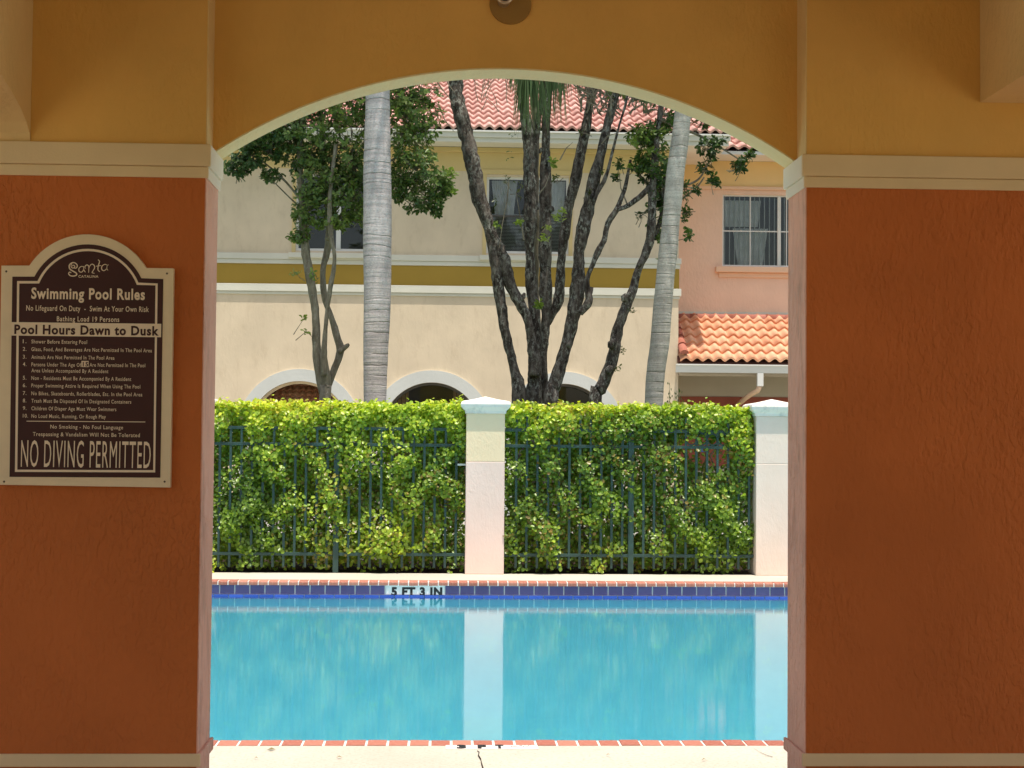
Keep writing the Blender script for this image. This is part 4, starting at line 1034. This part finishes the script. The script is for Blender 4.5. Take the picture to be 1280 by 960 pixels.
box('upper_floor', XC0+.2, XC1-.2, YC+.2, YC+9, 3.35, 3.6, MT['room'], cream)
box('interior_wall', XC0+.2, XC1-.2, YC+3.2, YC+3.3, -.06, ZE-.02, MT['room'], cream)  # dark panel added behind the openings, for the unlit rooms
# bands
def hb(y0, y1, p, mat, x0=XC0, x1=None, nm='band'):
    x1 = XC1+p if x1 is None else x1
    xm_ = 560
    return box(nm, x0, x1, YC-p, YC-.0005, zc_(xm_, y1), zc_(xm_, y0), MT[mat], cream, bevel=.01)
hb(319.5, 327, .05, 'white_band'); hb(327.1, 332.5, .03, 'white_band'); hb(332.6, 357.5, .012, 'ochre_band'); hb(357.6, 367, .05, 'white_band'); hb(367.1, 370.5, .025, 'white_band')
hb(184, 190, .06, 'cream_up', nm='frieze'); hb(190.05, 213.5, .008, 'cream_up', nm='frieze')  # yellower tone: shade below the eave painted as two bands
# arch surrounds
for c in acx:
    m = MB(); n = 32
    ang = [PI*k/n for k in range(n+1)]
    pi_ = [(c-AR, -.05)]+[(c-AR*math.cos(a), azs+AR*math.sin(a)) for a in ang]+[(c+AR, -.05)]
    po = [(c-AO, -.05)]+[(c-AO*math.cos(a), azs+AO*math.sin(a)) for a in ang]+[(c+AO, -.05)]
    k = len(pi_); yf, yb = YC-.045, YC-.0005
    m.add([(x, yf, z) for x, z in pi_]+[(x, yf, z) for x, z in po]+[(x, yb, z) for x, z in pi_]+[(x, yb, z) for x, z in po],
          [(i, i+1, i+1+k, i+k) for i in range(k-1)]+[(i, i+2*k, i+1+2*k, i+1) for i in range(k-1)]+[(i+k, i+1+k, i+1+3*k, i+3*k) for i in range(k-1)])
    fixn(m.build('arch_surround', MT['arch_band'], cream))
    # inner frame ring
    m = MB(); r1, r2 = AR-.002, AR-.05; ya, yb = YC+.10, YC+.16
    for a, b in zip(ang, ang[1:]):
        q = [(c-r*math.cos(t), azs+r*math.sin(t)) for r in (r1, r2) for t in (a, b)]
        m.add([(q[0][0], ya, q[0][1]), (q[1][0], ya, q[1][1]), (q[3][0], ya, q[3][1]), (q[2][0], ya, q[2][1]), (q[2][0], yb, q[2][1]), (q[3][0], yb, q[3][1])], [(0, 1, 2, 3), (3, 2, 5, 4)])
    fixn(m.build('arch_frame', MT['dark_frame'] if c != acx[0] else MT['cream'], cream))
# windows of the cream house
def window(parent, x0, x1, z0, z1, Y, frame='alu', mull=(.5,), muntz=(), sill=None, trim=None, fw_=.05):
    fr = MB(); ya, yb = Y+.05, Y+.12
    fr.box(x0, x0+fw_, ya, yb, z0, z1).box(x1-fw_, x1, ya, yb, z0, z1).box(x0+fw_, x1-fw_, ya, yb, z0, z0+fw_).box(x0+fw_, x1-fw_, ya, yb, z1-fw_, z1)
    f = fr.build('window', MT[frame], parent)
    xs = [x0+fw_]
    for t, wd in mull:
        xm_ = x0+(x1-x0)*t; box('mullion', xm_-wd/2, xm_+wd/2, ya-.012, yb-.02, z0+fw_, z1-fw_, MT['alu'], f)
    for t, zt_, xa_, xb in muntz:
        pass
    box('pane', x0+fw_, x1-fw_, Y+.075, Y+.081, z0+fw_, z1-fw_, MT['glass'], f)
    return f
f = window(cream, wl[0], wl[1], zw0, zw1, YC, mull=((.51, .09),))
f2 = window(cream, wc[0], wc[1], zw0, zw1, YC, mull=((.56, .05),))
box('muntin', wc[0]+.05, wc[1]-.05, YC+.045, YC+.072, (zw0+zw1)/2-.03, (zw0+zw1)/2+.0, MT['dark_frame'], f2)
m = MB()
for k in range(26):   # horizontal blinds lower half
    z = zw0+.08+k*.028
    m.box(wc[0]+.06, wc[1]-.06, YC+.13, YC+.150, z, z+.009)
m.build('blind', MT['blind'], f2, kind='stuff')
def drape(x0, x1, z0, z1, y, parent, pinch=0., n=40, mat='curtain'):
    m = MB(); vs = []; rows = 8
    for j in range(rows+1):
        t = j/rows; z = z1+(z0-z1)*t; c = (x0+x1)/2; hw_ = (x1-x0)/2*(1-pinch*t)
        for k in range(n+1): u_ = k/n*2-1; vs.append((c+u_*hw_, y+.025*math.sin(k*1.9+j*.1), z))
    fs = [(j*(n+1)+k, j*(n+1)+k+1, (j+1)*(n+1)+k+1, (j+1)*(n+1)+k) for j in range(rows) for k in range(n)]
    return m.add(vs, fs).build('curtain', MT[mat], parent, smooth=True)
zmid = (zw0+zw1)/2
drape(wc[0]+.1, wc[0]+.62, zmid, zw1-.06, YC+.15, f2, .3); drape(wc[0]+.75, wc[1]-.05, zmid, zw1-.06, YC+.15, f2, .1)
for wx in (wl, wc):
    box('sill', wx[0]-.13, wx[1]+.13, YC-.11, YC-.052, zw0-.15, zw0-.05, MT['white_band'], cream, bevel=.01)
    box('window_head', wx[0]-.10, wx[1]+.10, YC-.03, YC-.0008, zw1+.04, zw1+.13, MT['cream_up'], cream, bevel=.01)
    for xx in (wx[0]-.075, wx[1]+.0): box('window_jamb', xx, xx+.075, YC-.018, YC-.0009, zw0-.04, zw1+.038, MT['cream_up'], cream)
# shopfront-like glazing inside the second and third arches, blinds at the sides
for c, spans in ((acx[1], ((-AR, -.42), (.42, AR))), (acx[2], ((-AR, -.05),))):
    for a, b in spans:
        m = MB(); k = int((b-a)/.075)
        for j in range(k): m.box(c+a+j*.075, c+a+j*.075+.062, YC+.34, YC+.36, 0, azs+AR)
        m.build('blind', MT['wood'], cream, kind='stuff')
    box('glass_door', c-AR, c+AR, YC+.25, YC+.256, -.05, azs+AR, MT['glass'], cream)

# roof tiles
def tile_mesh(w_, L_, amp, th, name, mat, seg=10):
    """S-tile: x across, y up the slope (0 = lower edge), z normal"""
    m = MB(); vs = []
    prof = [(w_*(k/seg-.5)*1.04, amp*math.cos(2*PI*(k/seg))*-1) for k in range(seg+1)]
    prof = [(x, -z if False else z) for x, z in prof]
    for y, zo in ((0, th), (L_, 0)):
        vs += [(x, y, z+zo) for x, z in prof]
    n = seg+1; fs = [(k, k+1, k+1+n, k+n) for k in range(seg)]
    o = len(vs); vs += [(x, .004, z+th-.048) for x, z in prof]; fs += [(o+k, o+k+1, k+1, k) for k in range(seg)]
    m.add(vs, fs); me = m.mesh(name, mat); me.shade_smooth()
    # keep the lip crisp
    for p in me.polygons: p.use_smooth = p.index < seg
    return me, vs, fs
def tile_field(parent, xa_, xb, eave_y, eave_z, pitch, wt, ex, rows, mat, near, jitter=.004, amp=.032, name='roof_tile'):
    """rows of tiles from the eave upwards; 'near' decides which are separate parts"""
    me, vs, fs = tile_mesh(wt, ex+.05, amp, .054, name, mat)
    cp, sp_ = math.cos(pitch), math.sin(pitch); rest = MB(); n = int(round((xb-xa_)/wt)); cnt = 0
    for r in range(rows):
        for k in range(n):
            x = xa_+(k+.5)*wt; y = eave_y+r*ex*cp; z = eave_z+r*ex*sp_
            jx, jz, ja, jr = random.uniform(-jitter, jitter), random.uniform(0, jitter), random.uniform(-.012, .012), random.uniform(-.008, .008)
            if near(x, y, z) and cnt < 295:
                o = bpy.data.objects.new(name, me); o.location = (x+jx, y, z+jz); o.rotation_euler = (pitch+jr, ja, 0); link(o, parent); cnt += 1
            else:
                rest.add([(x+jx+v[0], y+v[1]*cp-v[2]*sp_, z+jz+v[1]*sp_+v[2]*cp) for v in vs], fs)
    if rest.v: rest.build('roof_tiles', mat, parent, kind='stuff')
    return cnt
def proj(p):
    v = Vector(p)-Vector((0, 0, H)); d = v.dot(fw); return 640+F*v.dot(rt)/d, 480-F*v.dot(up)/d
def visible(x, y, z):
    px, py = proj((x, y, z))
    if not (545 < px < 985 and py > 88): return False
    return py > 85+.00095*(px-635)**2
EY = 29.38; eZ = at(600, 163.5, EY).z
XRE = at(913, 170, EY).x
PIT = math.radians(26.6); WT = 13.0*EY/F
tile_field(cream, XRE-WT*round((XRE-XC0+.5)/WT), XRE, EY-.04, eZ+.035, PIT, WT, .375, 15, MT['tile_rose'], visible)
# roof body, fascia, soffit
rl = 15*.375+.1
m = MB(); x0, x1 = XC0-.5, XRE-.02
a = (EY, eZ-.02); b = (EY+rl*math.cos(PIT), eZ-.02+rl*math.sin(PIT)); c = (b[0]+rl*math.cos(PIT), a[1])
m.add([(x0, a[0], a[1]), (x1, a[0], a[1]), (x1, b[0], b[1]), (x0, b[0], b[1]), (x0, c[0], c[1]), (x1, c[0], c[1])], [(0, 1, 2, 3), (3, 2, 5, 4), (0, 3, 4), (1, 5, 2), (0, 4, 5, 1)])
fixn(m.build('roof', MT['roof_deck'], cream))
fz0 = at(600, 177.5, EY).z
box('fascia', XC0-.5, XRE, EY-.03, EY-.001, at(600, 172, EY).z, eZ-.0, MT['white_band'], cream, bevel=.008)
box('gutter_lip', XC0-.5, XRE, EY-.055, EY-.031, eZ-.025, eZ+.005, MT['white_paint'], cream)
box('lower_fascia', XC0-.5, XRE-.03, EY+.0, EY+.02, fz0, at(600, 172, EY).z-.001, MT['white_band'], cream)
box('eave_soffit', XC0-.5, XRE-.035, EY+.021, YC-.061, fz0+.01, fz0+.03, MT['white_band'], cream)
box('eave_soffit', XC1+.001, XRE-.035, YC-.06, YC+8, fz0+.011, fz0+.031, MT['white_band'], cream)

# small tiled canopy behind the first arch
can = MB(); me, vs, fs = tile_mesh(2*8.2*30.6/F, .40, .045, .05, 'canopy_tile', MT['tile_red'])
pt = math.radians(38); wt8 = 8.2*30.6/F
cz0 = azs+.28; y0c = YC+.32
for r in range(7):
    for k in range(15):
        x = acx[0]-AR+.02+k*wt8; o = bpy.data.objects.new('canopy_tile', me); o.location = (x, y0c+r*.17*math.cos(pt), cz0+r*.17*math.sin(pt)); o.rotation_euler = (pt, 0, 0); o.scale = (.5, .5, .5); link(o, cream)
fixn(MB().add([(acx[0]-AR-.1, y0c, cz0-.06), (acx[0]+AR+.1, y0c, cz0-.06), (acx[0]+AR+.1, y0c+1.25, cz0-.06+.98), (acx[0]-AR-.1, y0c+1.25, cz0-.06+.98)], [(0, 1, 2, 3)]).build('canopy_deck', MT['roof_deck'], cream))

# pink house
pink = thing('salmon_house', 'two-storey salmon house with orange tiled porch roof', 'building', (XC1+5, YPK, 0))
XP1 = XC1+11
def zp(px, py): return at(px, py, YPK).z
ZPE = at(930, 203, YPK-.0).z
wp = (at(903, 290, YPK).x, at(903, 290, YPK).x+1.95); zp0, zp1 = zp(930, 333), zp(930, 243)
zred = zp(900, 496); zwh = zp(900, 583)
rects = [(wp[0], wp[1], zp0, zp1)]
fixn(wall(XC1+.001, XP1, zp(900, 392)-.3, ZPE, YPK, YPK+.2, rects).build('front_wall', MT['pink'], pink))
box('porch_wall', XC1+.001, XP1, YPK, YPK+.2, zred, zp(900, 392)-.301, MT['tan_under'], pink)
box('lower_wall', XC1+.001, XP1, YPK-.02, YPK+.2, zwh, zred-.001, MT['dark_red'], pink)
box('base_wall', XC1+.001, XP1, YPK-.05, YPK+.2, -.06, zwh-.001, MT['tan_under'], pink)
for X in (XP1,): box('side_wall', X, X+.2, YPK, YPK+7.7, -.06, ZPE, MT['pink'], pink)
box('rear_wall', XC1+.001, XP1, YPK+7.5, YPK+7.7, -.06, ZPE, MT['pink'], pink)
box('interior_wall', XC1+.01, XP1-.2, YPK+2.4, YPK+2.5, -.06, ZPE-.02, MT['room'], pink)  # same dark panel behind the salmon house window
box('frieze', XC1+.3, XP1, YPK-.012, YPK-.0005, zp(930, 234), ZPE+.02, MT['peach_frieze'], pink)
box('moulding', XC1+.3, XP1, YPK-.05, YPK-.0125, zp(930, 237.5), zp(930, 233.5), MT['peach'], pink, bevel=.01)
box('sill', wp[0]-.15, wp[1]+.15, YPK-.11, YPK-.0005, zp(930, 341), zp(930, 334), MT['peach'], pink, bevel=.012)
box('sill_moulding', wp[0]-.08, wp[1]+.08, YPK-.04, YPK-.0006, zp(930, 347), zp(930, 341.2), MT['peach'], pink, bevel=.01)
fp = window(pink, wp[0], wp[1], zp0, zp1, YPK, mull=((.5+.0, .07),), fw_=.035)
xm_ = (wp[0]+wp[1])/2; zm_ = zp(930, 288.5)
xmA = at(974.5, 290, YPK).x
for o_ in [c for c in fp.children if c.name.startswith('mullion')]: o_.location.x += xmA-xm_
for xx in (at(938.5, 290, YPK).x, at(984, 290, YPK).x, at(1008, 290, YPK).x if at(1008, 290, YPK).x < wp[1]-.05 else wp[1]-.2):
    box('muntin', xx-.011, xx+.011, YPK+.062, YPK+.074, zp0+.035, zp1-.035, MT['alu'], fp)
box('muntin', wp[0]+.035, wp[1]-.035, YPK+.060, YPK+.0745, zm_-.012, zm_+.012, MT['alu'], fp)
m = MB()
for k in range(18):
    x = wp[0]+.06+k*.105; m.box(x, x+.016, YPK+.11, YPK+.15, zp0+.03, zp1-.04)
m.build('vertical_blind', MT['blind'], fp, kind='stuff')
drape(wp[0]+.02, wp[0]+.85, zp0+.85, zp1-.1, YPK+.19, fp, .15); drape(wp[0]+.25, wp[0]+1.0, zp0+.02, zp0+.82, YPK+.19, fp, .3)
# porch roof
EYP = 29.78; ezp = at(905, 452, EYP).z; zt_ = at(905, 396, YPK).z
XPL = at(850, 430, EYP).x
pp = math.atan2(zt_-ezp, YPK-EYP); Lp = math.hypot(zt_-ezp, YPK-EYP); WTP = 14.1*EYP/F
def visP(x, y, z): return proj((x, y, z))[0] < 1050
tile_field(pink, XPL, XPL+WTP*36, EYP-.05, ezp+.015, pp, WTP, Lp/5.9, 6, MT['tile_red'], visP, amp=.036)
m = MB(); m.add([(XPL-.02, EYP, ezp-.02), (XPL+WTP*36, EYP, ezp-.02), (XPL+WTP*36, YPK-.001, zt_-.01), (XPL-.02, YPK-.001, zt_-.01), (XPL-.02, YPK-.001, ezp-.02), (XPL+WTP*36, YPK-.001, ezp-.02)],
                [(0, 1, 2, 3), (0, 3, 4), (1, 5, 2), (0, 4, 5, 1)])
fixn(m.build('porch_roof', MT['roof_deck'], pink))
# barge tiles on the left verge and ridge caps against the wall
vm = MB(); L0 = Lp/5.9+.06; n = 10
vs = [(.085*math.cos(PI*k/n), y, .085*math.sin(PI*k/n)+zz) for y, zz in ((0, .03), (L0, 0)) for k in range(n+1)]
vm.add(vs, [(k, k+1, k+1+n+1, k+n+1) for k in range(n)]+[tuple(range(n+1))]); vme = vm.mesh('verge_tile', MT['tile_ridge'], True)
for r in range(6):
    o = bpy.data.objects.new('verge_tile', vme); t = r/5.9
    o.location = (XPL+.075, EYP-.07+(YPK-EYP)*t, ezp+.115+(zt_-ezp)*t); o.rotation_euler = (pp, 0, 0); link(o, pink)
cap_ = MB(); cap_.add([(x, y, z) for x in (0, .40) for y, z in ((0, -.02), (.0, .03), (.04, .075), (.10, .085), (.16, .05))], [(k, k+5, k+6, k+1) for k in range(4)]+[(0, 1, 2, 3, 4)]); cme = cap_.mesh('head_tile', MT['tile_ridge'], True)
for k in range(18):
    o = bpy.data.objects.new('head_tile', cme); o.location = (XPL+.05+k*.395, YPK-.17, zt_-.035+(k % 2)*.004); o.rotation_euler = (0, random.uniform(-.01, .01), 0); link(o, pink)
box('flashing', XC1+.002, XP1, YPK-.03, YPK-.0005, zt_+.045, zt_+.10, MT['white_band'], pink)
gz1, gz0 = at(905, 455.5, EYP-.1).z, at(905, 466, EYP-.1).z
m = MB(); XG0 = at(845, 460, EYP-.1).x
prof = [(EYP-.03, gz1), (EYP-.14, gz1), (EYP-.14, gz1-.025), (EYP-.125, gz1-.03), (EYP-.10, gz0), (EYP-.03, gz0)]
k = len(prof); xb_ = XPL+WTP*36
m.add([(XG0, y, z) for y, z in prof]+[(xb_, y, z) for y, z in prof], [tuple(range(k)), tuple(reversed(range(k, 2*k)))]+[(i, i+k, (i+1) % k+k, (i+1) % k) for i in range(k)])
fixn(m.build('gutter', MT['white_paint'], pink, bevel=.004))
box('porch_beam', XC1+.01, xb_, EYP+.10, EYP+.3, gz0-.05, gz0-.005, MT['tan_under'], pink)
# downspout with elbow
dx = at(950, 470, EYP-.06).x; dz = at(950, 483, EYP-.06).z
box('downspout', dx-.06, dx+.06, EYP-.11, EYP-.02, dz, gz0-.001, MT['white_paint'], pink, bevel=.006)
m = MB(); m.tube([(dx, EYP-.06, dz+.01), (dx-.03, EYP+.0, dz-.08), (dx-.12, EYP+.25, dz-.15), (dx-.16, EYP+.6, dz-.22), (dx-.16, YPK-.12, dz-.36), (dx-.14, YPK-.1, dz-.8), (dx-.14, YPK-.1, 0)], .05, 10)
m.build('downspout_elbow', MT['peach'], pink, smooth=True)
# pink house eave and main roof
EYU = 30.78; ezu = at(920, 189, EYU).z
box('fascia', XC1+.9, XP1+.5, EYU-.03, EYU, at(920, 193.5, EYU).z, ezu, MT['white_paint'], pink, bevel=.006)
box('eave_soffit', XC1+.02, XP1+.4, EYU+.001, YPK-.013, at(920, 193.5, EYU).z+.002, at(920, 193.5, EYU).z+.03, MT['white_band'], pink)
def visU(x, y, z):
    px, py = proj((x, y, z)); return 895 < px < 990 and py > 160
WTU = 15*EYU/F
tile_field(pink, XC1+.6, XC1+.6+WTU*44, EYU-.06, ezu+.045, PIT, WTU, .375, 10, MT['tile_rose'], visU)
m = MB(); rl = 3.8
m.add([(XC1+.3, EYU, ezu-.02), (XP1+.5, EYU, ezu-.02), (XP1+.5, EYU+rl*math.cos(PIT), ezu-.02+rl*math.sin(PIT)), (XC1+.3, EYU+rl*math.cos(PIT), ezu-.02+rl*math.sin(PIT)), (XC1+.3, EYU+2*rl*math.cos(PIT)+1, ezu-.02), (XP1+.5, EYU+2*rl*math.cos(PIT)+1, ezu-.02)],
      [(0, 1, 2, 3), (3, 2, 5, 4), (0, 3, 4), (1, 5, 2), (0, 4, 5, 1)])
fixn(m.build('roof', MT['roof_deck'], pink))
pb = at(878, 562, YPK-.05)
box('plaque', pb.x-.09, pb.x+.09, YPK-.045, YPK-.021, pb.z-.05, pb.z+.05, MT['blue'], pink)
